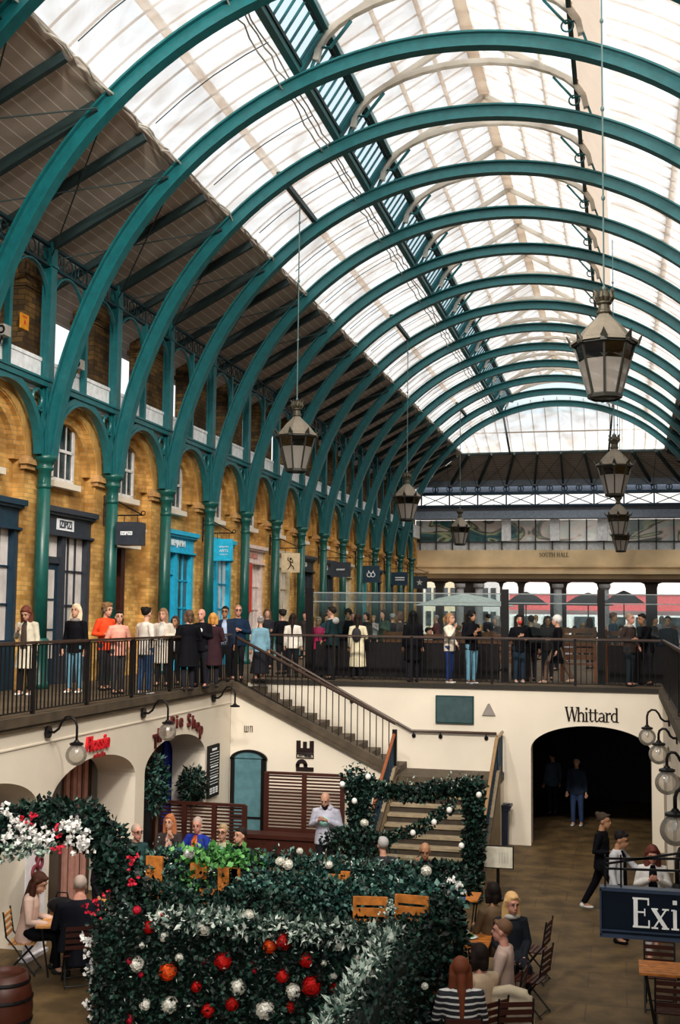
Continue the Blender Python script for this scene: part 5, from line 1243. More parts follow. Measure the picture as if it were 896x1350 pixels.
def onfoot(px, pf): return at_z(px, pf, UF)
def deckp(label, px, pt, pf, face, **k):
    P = onfoot(px, pf); h = at_y(px, pt, P.y).z-UF; h = max(1.5, min(1.86, h)); return person(label, P.x, P.y, UF, face, h=h*.985, **k)
CRM = (.62, .56, .44); BLK = (.004, .004, .006); DNM = (.03, .09, .22); LDN = (.12, .28, .38); WHT = (.72, .70, .66)
deckp('person in an open cream coat with reddish hair looking down, far left of the walkway', 33, 797, 917, 175, arms=('down', 'phone'), head=(10, 30), top=CRM, toplen='coat', shirt=(.06, .04, .03), shoes=WHT, hair='long', hairc=(.14, .035, .02))
deckp('person with long blonde hair in a black top and blue jeans behind the left railing', 97, 796, 914, 178, arms=('down', 'down'), head=(5, -4), top=BLK, bottom=LDN, shoes=WHT, hair='long', hairc=(.70, .56, .38), extra=('scarf',), hoodc=(.25, .22, .2))
deckp('person in a bright orange-red jacket with brown hair and headphones', 137, 794, 910, 245, arms=('pocket', 'bent'), head=(0, 10), top=(.80, .06, .01), bottom=(.03, .03, .035), hair='curly', hairc=(.20, .10, .04), extra=('headphones',))
deckp('person with short dark hair in a salmon pink jacket, turned to the right', 154, 804, 915, 232, arms=('pocket', 'bent'), head=(-20, 6), top=(.70, .32, .24), bottom=(.05, .05, .055), hair='short', hairc=(.02, .012, .01))
deckp('person seen from behind in a white jacket and jeans with a dark hair bun', 190, 800, 916, -25, arms=('out', 'bent'), top=(.62, .56, .50), bottom=DNM, shoes=(.5, .5, .5), hair='bun', hairc=(.012, .009, .008))
deckp('person with long light brown hair in an open beige coat facing the court', 213, 802, 905, 182, arms=('bent', 'down'), top=(.55, .48, .40), toplen='coat', shirt=(.55, .52, .48), hair='long', hairc=(.25, .13, .07))
deckp('short person in a black jacket over a white shirt, partly hidden', 229, 812, 903, 182, top=BLK, shirt=(.7, .68, .66), hair='long', hairc=(.05, .03, .02), skin='tan')
deckp('person with brown hair in a black coat seen from behind', 247, 804, 911, 40, arms=('fold', 'fold'), top=BLK, toplen='coat', hair='bob', hairc=(.09, .05, .03), build=1.15)
deckp('bald person in a black shirt with a white print', 264, 802, 907, 178, arms=('hold', 'hold'), top=BLK, hair='bald', extra=('whiteprint',), skin='pink')
deckp('person with ginger hair in a dark maroon coat seen from behind', 279, 808, 907, 10, arms=('fold', 'bent'), top=(.03, .012, .016), toplen='coat', hair='bob', hairc=(.50, .23, .05), build=1.1)
deckp('person with dark hair and glasses in a navy blazer over a light blue shirt', 295, 799, 899, 190, arms=('down', 'pocket'), top=(.012, .02, .04), shirt=(.35, .42, .58), hair='short', hairc=(.015, .012, .012), extra=('glasses',), skin='tan')
deckp('tall person in a navy padded jacket with reddish hair and glasses at the stair head', 312, 797, 897, 205, arms=('fold', 'pocket'), top=(.008, .02, .045), hair='thin', hairc=(.30, .16, .09), extra=('glasses',), skin='pink', build=1.15)
deckp('person with grey hair in a light blue denim jacket and long black skirt', 342, 812, 899, 20, top=(.16, .30, .38), bottype='skirt', hair='bun', hairc=(.35, .32, .31))
deckp('person in black standing behind the white jacket, seen past the stair', 371, 803, 889, 40, arms=('bent', 'down'), top=BLK, hair='curly', hairc=(.02, .015, .012))
deckp('person with long dark hair in a white jacket and black trousers seen from behind', 385, 809, 893, 5, arms=('down', 'down'), top=(.72, .66, .58), hair='long', hairc=(.025, .015, .012))
deckp('person in a magenta pink jacket beside the dark screen post', 419, 813, 892, 190, top=(.70, .03, .14), hair='short', hairc=(.35, .25, .18))
deckp('tall person with short dark hair in a dark green jacket with a pale hood', 437, 798, 896, 70, arms=('pocket', 'bent'), top=(.008, .022, .025), hair='short', hairc=(.02, .014, .012), extra=('hoodback',), hoodc=(.35, .35, .33), build=1.15)
deckp('person in a dark coat and cap between the green jacket and the cream coat', 458, 802, 892, 190, top=BLK, hair='hat', hairc=(.015, .015, .015), skin='tan')
deckp('person in a long cream coat with a dark backpack, seen from behind', 471, 809, 896, 0, arms=('down', 'bent'), top=(.66, .58, .40), toplen='long', hair='long', hairc=(.02, .014, .012), extra=('backpack',))
deckp('person with very long black hair in black clothes near the middle of the railing', 544, 805, 899, 15, top=BLK, toplen='coat', hair='long', hairc=(.008, .008, .008))
deckp('person in a cream padded jacket and blue jeans, in profile to the right', 592, 808, 901, 250, arms=('pocket', 'chin'), top=(.72, .62, .50), toplen='jacket', bottom=(.012, .03, .12), shoes=(.6, .58, .55), hair='ponytail', hairc=(.28, .15, .07))
deckp('person in a black hood and pale blue jeans right of the cream jacket', 621, 804, 902, 225, arms=('fold', 'phone'), top=BLK, bottom=LDN, shoes=(.5, .5, .5), hair='hood', hairc=(.01, .01, .01), skin='tan')
deckp('person in black with a red face covering beside the middle screen post', 684, 810, 901, 200, arms=('bent', 'hold'), top=BLK, bottom=(.015, .03, .05), shoes=(.45, .45, .45), hair='long', hairc=(.012, .01, .01), extra=('facemask',))
deckp('walking person in a black coat with a white hat', 735, 809, 902, 100, arms=('down', 'bent'), pose='walk', top=BLK, toplen='coat', bottom=(.10, .06, .04), hair='hat', hairc=(.70, .69, .67), shoes=(.3, .22, .16))
deckp('older person in a dark grey jacket with a pale scarf, facing right', 830, 808, 905, 235, arms=('pocket', 'bent'), top=(.045, .032, .028), hair='thin', hairc=(.30, .22, .16), skin='pink', extra=('scarf',), bottom=(.02, .03, .04))
deckp('person in a black coat and dark hair leaning on the railing, facing left', 853, 808, 903, 130, arms=('reach', 'bent'), lean=12, top=BLK, hair='short', hairc=(.012, .01, .01), skin='tan', build=1.15)
deckp('person in dark clothes at the right end of the far railing', 881, 812, 903, 170, top=(.015, .02, .03), hair='short', hairc=(.05, .04, .03))
deckp('dark figure behind the person in the red face covering', 700, 811, 898, 20, top=BLK, hair='short', hairc=(.02, .015, .01))
deckp('person in dark clothes behind the walking person in the white hat', 722, 812, 897, 190, top=(.02, .015, .015), hair='long', hairc=(.02, .015, .01), skin='tan')
# crowd at the cafe tables and beyond, seen through the glass
cr = random.Random(11)
tops = [(.02, .02, .025), (.05, .04, .04), (.12, .10, .09), (.02, .05, .08), (.25, .22, .2), (.10, .02, .02), (.02, .02, .02), (.30, .30, .33), (.03, .06, .04)]
hcs = [(.02, .015, .012), (.10, .05, .025), (.30, .18, .08), (.25, .24, .23), (.015, .012, .01)]
nmt = ['black', 'brown-grey', 'taupe', 'deep blue', 'pale grey', 'dark red', 'jet black', 'light grey', 'bottle green']; nmh = ['dark', 'brown', 'fair', 'grey', 'black']
spots = [(506, 36), (517, 39), (527, 34), (536, 41), (553, 38), (564, 35), (575, 44), (604, 37), (612, 47), (632, 39), (643, 45), (655, 36), (663, 50), (694, 40), (706, 46), (716, 38), (727, 52), (748, 37), (757, 44), (768, 49), (777, 39), (800, 42), (808, 37), (818, 48), (842, 45), (862, 39), (872, 51), (888, 43), (492, 45), (483, 38), (412, 36), (430, 40), (451, 43), (465, 50), (352, 34), (402, 42)]
for i, (px, D_) in enumerate(sorted(spots)):
    P = at_y(px, 815, D_); a, c = i % len(tops), (i*3+1) % len(hcs); sit = cr.random() < .25
    person('%s %s person from the left beyond the glass screens, %s hair, %s top' % (ORD[i], 'seated' if sit else 'standing', nmh[c], nmt[a]), P.x, P.y, UF, cr.uniform(0, 360), h=cr.uniform(1.6, 1.8), pose='sit' if sit else 'stand', arms=(cr.choice(['down', 'bent', 'phone']), cr.choice(['down', 'bent', 'fold'])), top=tops[a], hair=cr.choice(['short', 'long', 'bob', 'curly']), hairc=hcs[c], skin=cr.choice(['light', 'pink', 'tan']), vox=.036, group='crowd beyond the glass screens')

# ---------------------------------------------------------- furniture of the court
def slat_chair(label, X, Y, rz, wood=SLAT, frame=STEEL, group=None):
    t = thing('folding_chair', label, 'chair', (X, Y, 0), R(rz), group)
    for i in range(6): mb = MB(); mb.cbox((0, -.17+i*.068, .455), (.42, .05, .018)); mb.build('seat_slat', wood, t)
    for i in range(4): mb = MB(); mb.beam((-.2, -.235-i*.012, .58+i*.09), (.2, -.235-i*.012, .58+i*.09), .018, .055, (0, 0, 1)); mb.build('back_slat', wood, t)
    for s_ in (-.205, .205):
        mb = MB(); mb.tube([(s_, .22, 0), (s_, -.1, .42), (s_, -.22, .55), (s_, -.28, .92)], .013, 6); mb.build('leg', frame, t)
        mb = MB(); mb.tube([(s_*.9, -.24, 0), (s_*.9, .18, .44)], .013, 6); mb.build('leg', frame, t)
    mb = MB(); mb.tube([(-.205, .2, .04), (.205, .2, .04)], .01, 6); mb.tube([(-.19, -.22, .04), (.19, -.22, .04)], .01, 6); mb.build('stretcher', frame, t)
    return t
def table(label, X, Y, rz, w, d, wood=PINE, frame=STEEL):
    t = thing('table', label, 'table', (X, Y, 0), R(rz)); mb = MB(); n = 6
    for i in range(n): mb.cbox((0, -d/2+d*(i+.5)/n, .735), (w, d/n*.9, .03))
    mb.build('tabletop', wood, t); mb = MB(); mb.cbox((0, 0, .70), (w*.9, .05, .04)); mb.cbox((0, 0, .70), (.05, d*.9, .04)); mb.build('apron', frame, t)
    for a in (-1, 1):
        for b_ in (-1, 1): mb = MB(); mb.tube([(a*w*.42, b_*d*.40, .70), (a*w*.30, b_*d*.40*-.0+b_*d*.38, 0)], .014, 6); mb.build('leg', frame, t)
    return t
# left table group
T1 = at_z(95, 1208, .75)
table('pine slatted table where the person in the pale pink jacket sits', -8.05, 16.7, 12, .95, .8)
table('second pine slatted table behind the first, at the left recess', -7.75, 17.75, 12, .9, .75)
P = at_z(36, 1152, 1.43); person('seated person with brown hair in a pale pink jacket looking at a phone, far left', P.x+.02, P.y, 0, -75, h=1.86, pose='sit', lean=8, arms=('table', 'table'), head=(-12, 22), top=(.58, .40, .33), hair='long', hairc=(.055, .022, .014), skin='light', bottom=BLK)
slat_chair('folding chair under the person in the pale pink jacket', P.x, P.y-.02, -75, PINE)
P = at_z(110, 1158, 1.42); person('seated grey-haired person in a bulky black coat, back turned, at the left table', P.x+.1, P.y-.3, 0, 30, h=1.9, pose='sit', lean=6, arms=('table', 'table'), head=(0, 5), top=(.008, .009, .014), toplen='coat', hair='short', hairc=(.42, .33, .28), build=1.5, skin='pink')
slat_chair('folding chair under the person in the bulky black coat', P.x+.1, P.y-.32, 30, SLAT)
P = at_z(88, 1230, 0.0); person('person dressed in black bending over the rear left table', -8.45, 18.55, 0, 215, h=1.72, lean=42, arms=('reach', 'reach'), head=(0, 20), top=BLK, hair='bob', hairc=(.012, .01, .01), skin='tan')
def small(name, label, cat, loc, shapes, rz=0):
    t = thing(name, label, cat, loc, R(rz))
    for nm, f, m in shapes: mb = MB(); f(mb); mb.build(nm, m, t, True)
    return t
P = at_z(60, 1196, .76)
small('handbag', 'large black leather handbag standing on the left table', 'bag', (P.x+.42, 16.95, .752), [('body', lambda m: m.ell((0, 0, .13), (.24, .13, .13), 16, 10), plain((.012, .012, .013), .3)), ('handle', lambda m: m.tube([(-.12, 0, .2), (-.08, .02, .32), (.08, .02, .32), (.12, 0, .2)], .012, 6), plain((.012, .012, .013), .3))])
small('mobile_phone', 'white phone held over the left table', 'phone', (-8.28, 16.6, .752), [('case', lambda m: m.cbox((0, 0, .01), (.14, .08, .012)), WH)])
small('paper_cup', 'white paper cup on the left table', 'cup', (-7.98, 16.62, .752), [('cup', lambda m: m.lathe([(.03, 0), (.042, .11)], 14), WH), ('lid', lambda m: m.lathe([(.045, .11), (.045, .12), (.035, .13)], 14), WH)])
small('napkin', 'pale blue napkin beside the paper cup', 'napkin', (-7.78, 16.55, .752), [('sheet', lambda m: m.cbox((0, 0, .01), (.2, .14, .014)), plain((.55, .62, .66)))], 20)
small('sunglasses_case', 'small black case on the left table edge', 'case', (-8.12, 16.45, .752), [('case', lambda m: m.ell((0, 0, .03), (.09, .045, .035)), BLACK)])
# barrel at the lower left corner
P = at_z(10, 1330, .35); t = thing('barrel', 'dark brown wooden barrel at the lower left corner', 'barrel', (at_z(5, 1345, .3).x, at_z(5, 1345, .3).y, 0))
mb = MB(); mb.lathe([(.27, 0), (.33, .25), (.35, .45), (.33, .65), (.27, .88), (.24, .88), (.24, .84)], 24); mb.build('staves', mat('barrel_wood', (.05, .012, .006), .4), t, True)
for z, r in ((.12, .305), (.32, .345), (.58, .345), (.78, .305)): mb = MB(); mb.lathe([(r, z-.02), (r+.008, z), (r, z+.03)], 24, cap=False); mb.build('hoop', BLACK, t)
# people at the middle-left rear tables
def seated(label, px, pt, face, hz=1.42, **k):
    P = at_z(px, pt, hz); return person(label, P.x, P.y, 0, face, h=k.pop('h', 1.84), pose='sit', **k), P
table('pine table between the flower rows and the dark slatted screen', at_y(255, 1130, 21.8).x, 21.7, 0, 1.6, .8)
seated('seated person with glasses and reddish face at the pillar, left of the red-haired one', 180, 1090, 230, top=(.02, .05, .05), hair='thin', hairc=(.45, .32, .25), extra=('glasses',), skin='pink')
seated('seated person with long red hair, chin resting on a hand', 224, 1077, 195, arms=('chin', 'table'), head=(-15, 0), top=(.04, .03, .03), shirt=(.62, .38, .30), hair='long', hairc=(.38, .13, .05))
seated('seated bald person in a bright blue jacket over an orange shirt', 261, 1080, 165, arms=('table', 'out'), head=(20, 10), top=(.01, .03, .28), shirt=(.80, .14, .02), hair='thin', hairc=(.40, .30, .26), skin='pink', build=1.15)
seated('seated person with glasses and light brown hair behind the bright green leaves', 294, 1090, 180, top=(.35, .36, .22), hair='short', hairc=(.35, .24, .13), extra=('glasses',))
seated('seated person in black at the right end of the rear left table', 318, 1094, 150, top=BLK, hair='short', hairc=(.02, .015, .012))
P = at_z(430, 1042, 1.90)
person('standing bald bearded person in a pale grey hoodie holding a phone', P.x, P.y, 0, 180, h=1.88, arms=('phone', 'phone'), head=(0, 24), top=(.50, .50, .60), hair='bald', extra=('beard', 'hoodback', 'print'), skin='light', build=1.15)
seated('seated bald person in black at the foot of the lower stair', 560, 1112, 160, arms=('table', 'chin'), head=(30, 18), top=BLK, hair='bald', skin='tan')
seated('seated person with grey hair left of the bald one at the stair foot', 505, 1107, 30, top=(.03, .03, .035), hair='short', hairc=(.40, .38, .38))
# right table group
table('orange pine table with plates at the right end of the flower rows', -2.35, 17.3, 0, .95, .75, OAK)
table('orange pine table in front of it beside the striped jumper', -2.45, 15.0, 0, 1.0, .75, OAK)
seated('seated person with dark hair and a brown patterned top under the white board', 650, 1168, 35, top=(.12, .075, .04), hair='bob', hairc=(.014, .01, .009), skin='tan', arms=('table', 'table'))
seated('seated person with long blonde hair in a black coat, looking at the viewer', 673, 1180, 200, top=(.012, .015, .02), toplen='coat', head=(10, 10), hair='long', hairc=(.60, .36, .15), extra=('scarf',), skin='pink', arms=('lap', 'lap'))
_, PB = seated('seated person with short brown hair in a pale beige-pink jacket, in left profile', 664, 1217, 85, top=(.50, .36, .30), hair='short', hairc=(.14, .07, .035), arms=('table', 'lap'), skin='pink', build=1.15)
_, PC = seated('seated person with dark hair in a beige jumper, turned towards the flowers', 632, 1250, 50, top=(.52, .38, .26), toplen='sweater', hair='bob', hairc=(.018, .012, .01), arms=('table', 'table'), skin='pink', build=1.15)
_, PD = seated('seated person with red-brown hair in a black and white striped jumper', 607, 1268, 15, top=(.5, .5, .5), toplen='sweater', stripes=True, hair='long', hairc=(.16, .04, .015), arms=('table', 'table'), build=1.15)
for P_, f, lab in ((PB, 85, 'folding chair under the person in the pale beige-pink jacket'), (PC, 50, 'folding chair under the person in the beige jumper'), (PD, 15, 'folding chair under the person in the striped jumper')): slat_chair(lab, P_.x, P_.y-.02, f)
for px, py, f, lab in ((700, 1265, 80, 'empty dark folding chair behind the blonde person'), (697, 1305, 75, 'empty dark folding chair beside the open floor, nearer the viewer')):
    P = at_z(px, py, .3); slat_chair(lab, P.x, P.y, f)
P = at_z(672, 1345, .6); t = thing('coat_on_chair', 'beige coat hung over a chair back at the bottom edge', 'coat', (P.x, P.y, 0))
mb = MB(); mb.tube([(-.2, 0, .9), (0, -.02, .95), (.2, 0, .9)], .07, 8)
for i in range(7): a = -.22+i*.073; mb.tube([(a, 0, .9), (a*1.1, -.06-.02*(i % 2), .6), (a*1.25, -.04+.03*(i % 2), .25)], [.05, .06, .045], 8)
solid(mb, 'cloth', plain((.52, .43, .30)), t, .02)
slat_chair('folding chair carrying the beige coat', P.x, P.y+.05, 20)
Pp = Vector((-2.3, 17.3, .752))
small('plate', 'white plate of green salad on the rear orange table', 'plate', (Pp.x+.1, Pp.y+.05, .752), [('dish', lambda m: m.lathe([(.06, 0), (.13, .015), (.135, .02), (.06, .012)], 20), WH), ('salad', lambda m: m.ell((0, 0, .03), (.08, .07, .03)), LIME)])
small('plate', 'white plate with crumpled food at the back edge of the rear table', 'plate', (Pp.x-.05, Pp.y+.27, .752), [('dish', lambda m: m.lathe([(.06, 0), (.13, .015), (.135, .02), (.06, .012)], 20), WH), ('food', lambda m: [m.ell((.05*math.cos(i), .05*math.sin(i*2), .03), (.03, .025, .02)) for i in range(5)], plain((.45, .18, .08)))])
P = at_z(610, 1187, .85); small('water_bottle', 'clear blue bottle on the rear table', 'bottle', (P.x, P.y, .752), [('glass', lambda m: m.lathe([(.04, 0), (.042, .16), (.015, .21), (.015, .26)], 14), mat('blue_bottle', (.02, .12, .65), .15)), ('cap', lambda m: m.lathe([(.018, .26), (.018, .28)], 10), WH)])
P = at_z(604, 1180, .75); table('orange table holding the blue bottle', P.x, P.y, 0, .7, .6, OAK)
for i, (dx, dy) in enumerate(((-.25, -.1), (.2, -.2))): small('glass', ['drinking glass on the nearer orange table, left', 'drinking glass on the nearer orange table, right'][i], 'glass', (-2.45+dx, 15.0+dy, .752), [('tumbler', lambda m: m.lathe([(.03, 0), (.038, .12)], 14), GLOBE)])
# right side walkers and table
P = at_z(776, 1201, 0)
person('person in black striding left behind the EXIT board, hair in a patterned band', at_z(800, 1110, 1.4).x-.1, 22.4, 0, 255, h=1.82, pose='walk', top=BLK, toplen='jacket', bottom=BLK, shoes=(.62, .6, .58), hair='bun', hairc=(.05, .035, .025), skin='tan', head=(0, 5), arms=('down', 'bent'))
person('person in a black and white jacket pointing down beside the striding one', -.12, 20.6, 0, 250, h=1.80, arms=('reach', 'down'), head=(0, 15), top=(.50, .50, .52), shirt=BLK, hair='short', hairc=(.012, .01, .01), bottom=BLK, shoes=BLK, skin='tan', toplen='jacket')
person('person with glasses and long red-brown hair in a white jacket walking towards the viewer', .42, 19.9, 0, 182, h=1.76, pose='walk', arms=('phone', 'phone'), head=(0, 20), top=(.66, .63, .60), shirt=BLK, bottom=(.45, .42, .40), shoes=(.5, .48, .45), hair='long', hairc=(.12, .03, .02), extra=('glasses',), skin='pink')
person('dim figure standing inside the wide arch', -1.2, 31.5, 0, 170, h=1.75, top=(.02, .03, .05), bottom=(.02, .04, .10), shoes=(.5, .5, .5), hair='short', hairc=(.02, .02, .02))
person('dim figure deeper in the wide arch, left', -1.9, 33, 0, 30, h=1.7, top=(.05, .08, .13), hair='short', hairc=(.02, .02, .02))
table('orange pine table cut by the lower right edge', .66, 16.6, 0, 1.0, .62, OAK)
slat_chair('red-brown folding chair in front of the right edge table', .55, 15.85, 0, SLAT)
slat_chair('red-brown folding chair behind the right edge table', .45, 17.3, 180, SLAT)

# ================================================================== SCREENS, BENCHES, PARASOLS OF THE CAFE ABOVE
zs0, zs1 = UF, at_y(670, 782, 30).z
for i, (a, b_) in enumerate(((-8.05, -2.92), (-2.92, -.53), (-.53, 4.2))):
    t = thing('glass_windscreen', ['long glass windscreen panel left of the middle dark post', 'glass windscreen panel between the two right dark posts', 'glass windscreen panel at the right edge behind the railing'][i], 'windscreen', (a, 30.2, UF))
    mb = MB(); mb.box(a+.1, b_-.1, 30.19, 30.21, UF+1.0, zs1-.04); mb.build('glass', SCREEN, t, world=True)
    mb = MB(); mb.box(a, b_, 30.18, 30.22, zs1-.03, zs1); mb.box(a, b_, 30.18, 30.22, zs1-.26, zs1-.235); mb.build('rails', plain((.26, .29, .29), .3), t, world=True)
    mb = MB(); mb.box(a-.09, a+.09, 30.1, 30.28, UF, zs1+.1); mb.build('post', BLACK, t, world=True)
    mb = MB(); mb.box(a+.15, b_-.15, 30.24, 30.3, UF+.05, UF+.95) if i != 1 else mb.box(a+.15, a+.6, 30.24, 30.3, UF+.05, UF+.95); mb.build('lower_panel', plain((.014, .013, .014)), t, world=True)
for i, (p0, p1, y, zt_) in enumerate(((505, 536, 31.2, 831), (600, 650, 31.2, 831), (546, 588, 33, 834), (738, 786, 31.2, 826), (796, 824, 31.2, 830), (650, 700, 33, 834))):
    a, b_ = at_y(p0, 840, y), at_y(p1, 840, y); z1 = at_y(p0, zt_, y).z; w = b_.x-a.x
    t = thing('bench', 'brown planked high-backed bench beyond the railing, %s from the left' % ORD[i], 'bench', (a.x, y, UF))
    mb = MB()
    for j in range(5): z = z1-UF-.1-j*.17; mb.box(0, w, 0, .05, z-.065, z+.065)
    mb.build('back', WALNUT, t); mb = MB(); mb.box(0, w, .05, .55, .42, .47); mb.build('seat', WALNUT, t)
    for x in (.04, w-.04): mb = MB(); mb.box(x-.04, x+.04, -.02, .07, 0, z1-UF); mb.build('post', WALNUT, t)
for i, (px, py, y, r, c) in enumerate(((612, 790, 52, 2.3, (.55, .58, .56)), (693, 788, 50, .95, (.03, .03, .03)), (775, 789, 52, 1.1, (.035, .03, .03)), (822, 786, 54, .9, (.03, .03, .035)))):
    P = at_y(px, py, y); t = thing('parasol', ['large pale parasol beyond the glass, left of centre', 'dark parasol right of the middle post', 'dark parasol in front of the red frontage', 'dark parasol at the right far openings'][i], 'parasol', (P.x, y, UF))
    mb = MB(); mb.lathe([(r, P.z-UF-.3), (r*.5, P.z-UF+.05), (.04, P.z-UF+.25)], 8); mb.build('canopy', plain(c), t); mb = MB(); mb.lathe([(.3, 0), (.3, .08), (.03, .1), (.025, P.z-UF)], 10); mb.build('pole', plain((.2, .2, .2)), t)

# ================================================================== FLOWER ROWS
fl = random.Random(5)
def rv(): return Vector((fl.gauss(0, 1), fl.gauss(0, 1), fl.gauss(0, 1)))
def foliage(name, m, sampler, n, L, parent=None, w=.36, droop=0):
    mb = MB()
    for _ in range(n):
        p, nr = sampler(); d = (rv()*.8+nr*.7+Vector((0, 0, -droop))).normalized(); l = L*fl.uniform(.6, 1.3); mb.leaf(Vector(p), d, (nr+rv()*.6).normalized(), l, l*w)
    o = mb.build(name, m, parent); return tag(o, kind='stuff')
def boxs(x0, x1, y0, y1, z0, z1, jit=.05, faces='ftb'):
    def f():
        q = fl.random(); A = (x1-x0)*(z1-z0); B = (x1-x0)*(y1-y0); C = (y1-y0)*(z1-z0); q *= (A+B+2*C)
        u, v = fl.random(), fl.random(); j = fl.gauss(0, jit)
        if q < A: return (x0+(x1-x0)*u, y0-abs(j), z0+(z1-z0)*v), Vector((0, -1, .2))
        q -= A
        if q < B: return (x0+(x1-x0)*u, y0+(y1-y0)*v, z1+abs(j)), Vector((0, 0, 1))
        s_ = q-B < C; return ((x1+abs(j)) if s_ else (x0-abs(j)), y0+(y1-y0)*u, z0+(z1-z0)*v), Vector((1 if s_ else -1, 0, .2))
    return f
def curve_s(pts, r):
    pts = [Vector(p) for p in pts]; Ls = [(b-a).length for a, b in zip(pts, pts[1:])]; T_ = sum(Ls)
    def f():
        q = fl.random()*T_
        for (a, b), l in zip(zip(pts, pts[1:]), Ls):
            if q <= l: break
            q -= l
        c = a.lerp(b, min(1, q/l)); n = rv().normalized(); return c+n*r*fl.uniform(.55, 1.05), n
    return f
def rose_mesh(r, rnds=4, seed=0):
    mb = MB(); rg = random.Random(seed); mb.ell((0, 0, 0), (r*.84, r*.84, r*.80), 12, 8)
    for k in range(rnds):
        n = 5+k; ph = R(20+k*24)
        for j in range(n):
            a = 2*math.pi*(j+.5*(k % 2)+rg.uniform(-.15, .15))/n; d = Vector((math.sin(ph)*math.cos(a), math.sin(ph)*math.sin(a), math.cos(ph))); s_ = Vector((-math.sin(a), math.cos(a), 0)); up = s_.cross(d)*-1
            c = d*r*.66; w = r*.42; V = [c-s_*w*.6-up*w*.7, c+s_*w*.6-up*w*.7, c+s_*w+d*r*.18, c+up*w*.9+d*r*.34, c-s_*w+d*r*.18]; V = [Vector(v) for v in V]; V.append(c+d*r*.22)
            mb.add(V, [(0, 1, 5), (1, 2, 5), (2, 3, 5), (3, 4, 5), (4, 0, 5)])
    return mb
ROSE = {}
def flower(kind, r, p, parent, nrm=Vector((0, -1, .35))):
    key = (kind.name, round(r, 2))
    if key not in ROSE: ROSE[key] = rose_mesh(round(r, 2), seed=len(ROSE)).build('rose', kind, parent, True); o = ROSE[key]
    else: o = ROSE[key].copy(); COL.objects.link(o); o.parent = parent
    o.location = Vector(p)-base_of(parent); o.rotation_euler = (nrm+rv()*.18).to_track_quat('Z', 'Y').to_euler(); return o
def cluster(parent, m, pts_px, Y, n=14, r=.09, L=.05, name='blossom_spray'):
    for px, py in pts_px:
        mb = MB(); c = at_y(px, py, Y)
        for _ in range(n):
            p = c+rv()*r*.6
            for q in range(4): mb.leaf(p, (rv()+Vector((0, -1, 0))).normalized(), Vector((0, -1, .2)), L, L*.42)
        tag(mb.build(name, m, parent, world=True), kind='stuff')
HY, HT = 14.2, 1.52
h1 = thing('flower_hedge', 'long front planter hedge of dark leaves set with red and white roses', 'hedge', (-4.6, HY+.2, 0))
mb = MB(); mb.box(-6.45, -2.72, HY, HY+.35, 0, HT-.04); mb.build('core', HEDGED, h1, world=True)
def off(f, b): return lambda: ((Vector(f_[0])-b, f_[1]) if (f_ := f()) else None)
foliage('leaves', LEAF, off(boxs(-6.5, -2.7, HY-.02, HY+.4, .1, HT, .06), base_of(h1)), 9000, .075, h1)
foliage('pale_sprigs', VARI, off(boxs(-6.3, -2.7, HY-.04, HY+.4, .1, HT, .06), base_of(h1)), 700, .05, h1, .2)
g_ = curve_s([(-5.7, HY-.03, HT+.02), (-4.9, HY-.05, HT+.05), (-4.0, HY-.05, HT-.0), (-2.75, HY-.05, HT+.02)], .13)
foliage('variegated_trim', VARI, off(g_, base_of(h1)), 2300, .10, h1, .22)
foliage('trim_shade_leaves', LEAF, off(g_, base_of(h1)), 900, .08, h1)
for px, py, k, r in ((198, 1222, REDF, .085), (295, 1267, REDF, .115), (373, 1239, REDF, .12), (356, 1247, ORANF, .09), (222, 1281, ORANF, .12), (411, 1300, REDF, .13), (404, 1266, REDF, .09), (373, 1287, REDF, .09), (259, 1301, REDF, .075), (306, 1323, REDF, .085), (383, 1328, REDF, .07), (470, 1287, REDF, .08), (306, 1323, REDF, .07), (275, 1332, REDF, .09), (441, 1303, REDF, .06),
  (182, 1271, CREAMF, .10), (217, 1235, CREAMF, .07), (187, 1246, CREAMF, .05), (237, 1263, CREAMF, .06), (314, 1301, CREAMF, .10), (350, 1331, CREAMF, .12), (387, 1307, CREAMF, .10), (192, 1325, CREAMF, .08), (224, 1325, CREAMF, .11), (472, 1263, CREAMF, .075), (427, 1270, CREAMF, .045), (440, 1286, CREAMF, .05), (328, 1207, CREAMF, .07), (447, 1242, CREAMF, .10), (269, 1222, CREAMF, .11),
  (211, 1206, CREAMF, .06), (303, 1230, CREAMF, .05), (178, 1268, PINKF, .05), (186, 1285, PINKF, .04), (268, 1267, PINKF, .04), (172, 1267, PINKF, .05), (181, 1200, PINKF, .06), (213, 1206, PINKF, .05), (220, 1211, PINKF, .04), (171, 1344, PINKF, .06), (331, 1270, PINKF, .03), (335, 1280, PINKF, .03)):
    flower(k, r, at_y(px, py, HY-.07), h1)
# the right-hand arm that comes towards the viewer
h2 = thing('flower_hedge', 'side planter hedge running towards the viewer with a variegated leaf top', 'hedge', (-2.6, 12.6, 0))
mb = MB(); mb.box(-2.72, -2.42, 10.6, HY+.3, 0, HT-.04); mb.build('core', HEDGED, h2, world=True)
foliage('leaves', LEAF, off(boxs(-2.74, -2.36, 10.6, HY+.4, .1, HT, .05), base_of(h2)), 5500, .07, h2)
foliage('variegated_trim', VARI, off(curve_s([(-2.72, HY+.2, HT+.02), (-2.72, 12.5, HT+.03), (-2.72, 10.8, HT)], .12), base_of(h2)), 1900, .10, h2, .22)
for px, py, k, r in ((516, 1318, REDF, .07), (482, 1267, CREAMF, .08), (560, 1300, CREAMF, .04)): flower(k, r, at_y(px, py, 13.0) if px > 500 else at_y(px, py, 13.9), h2)
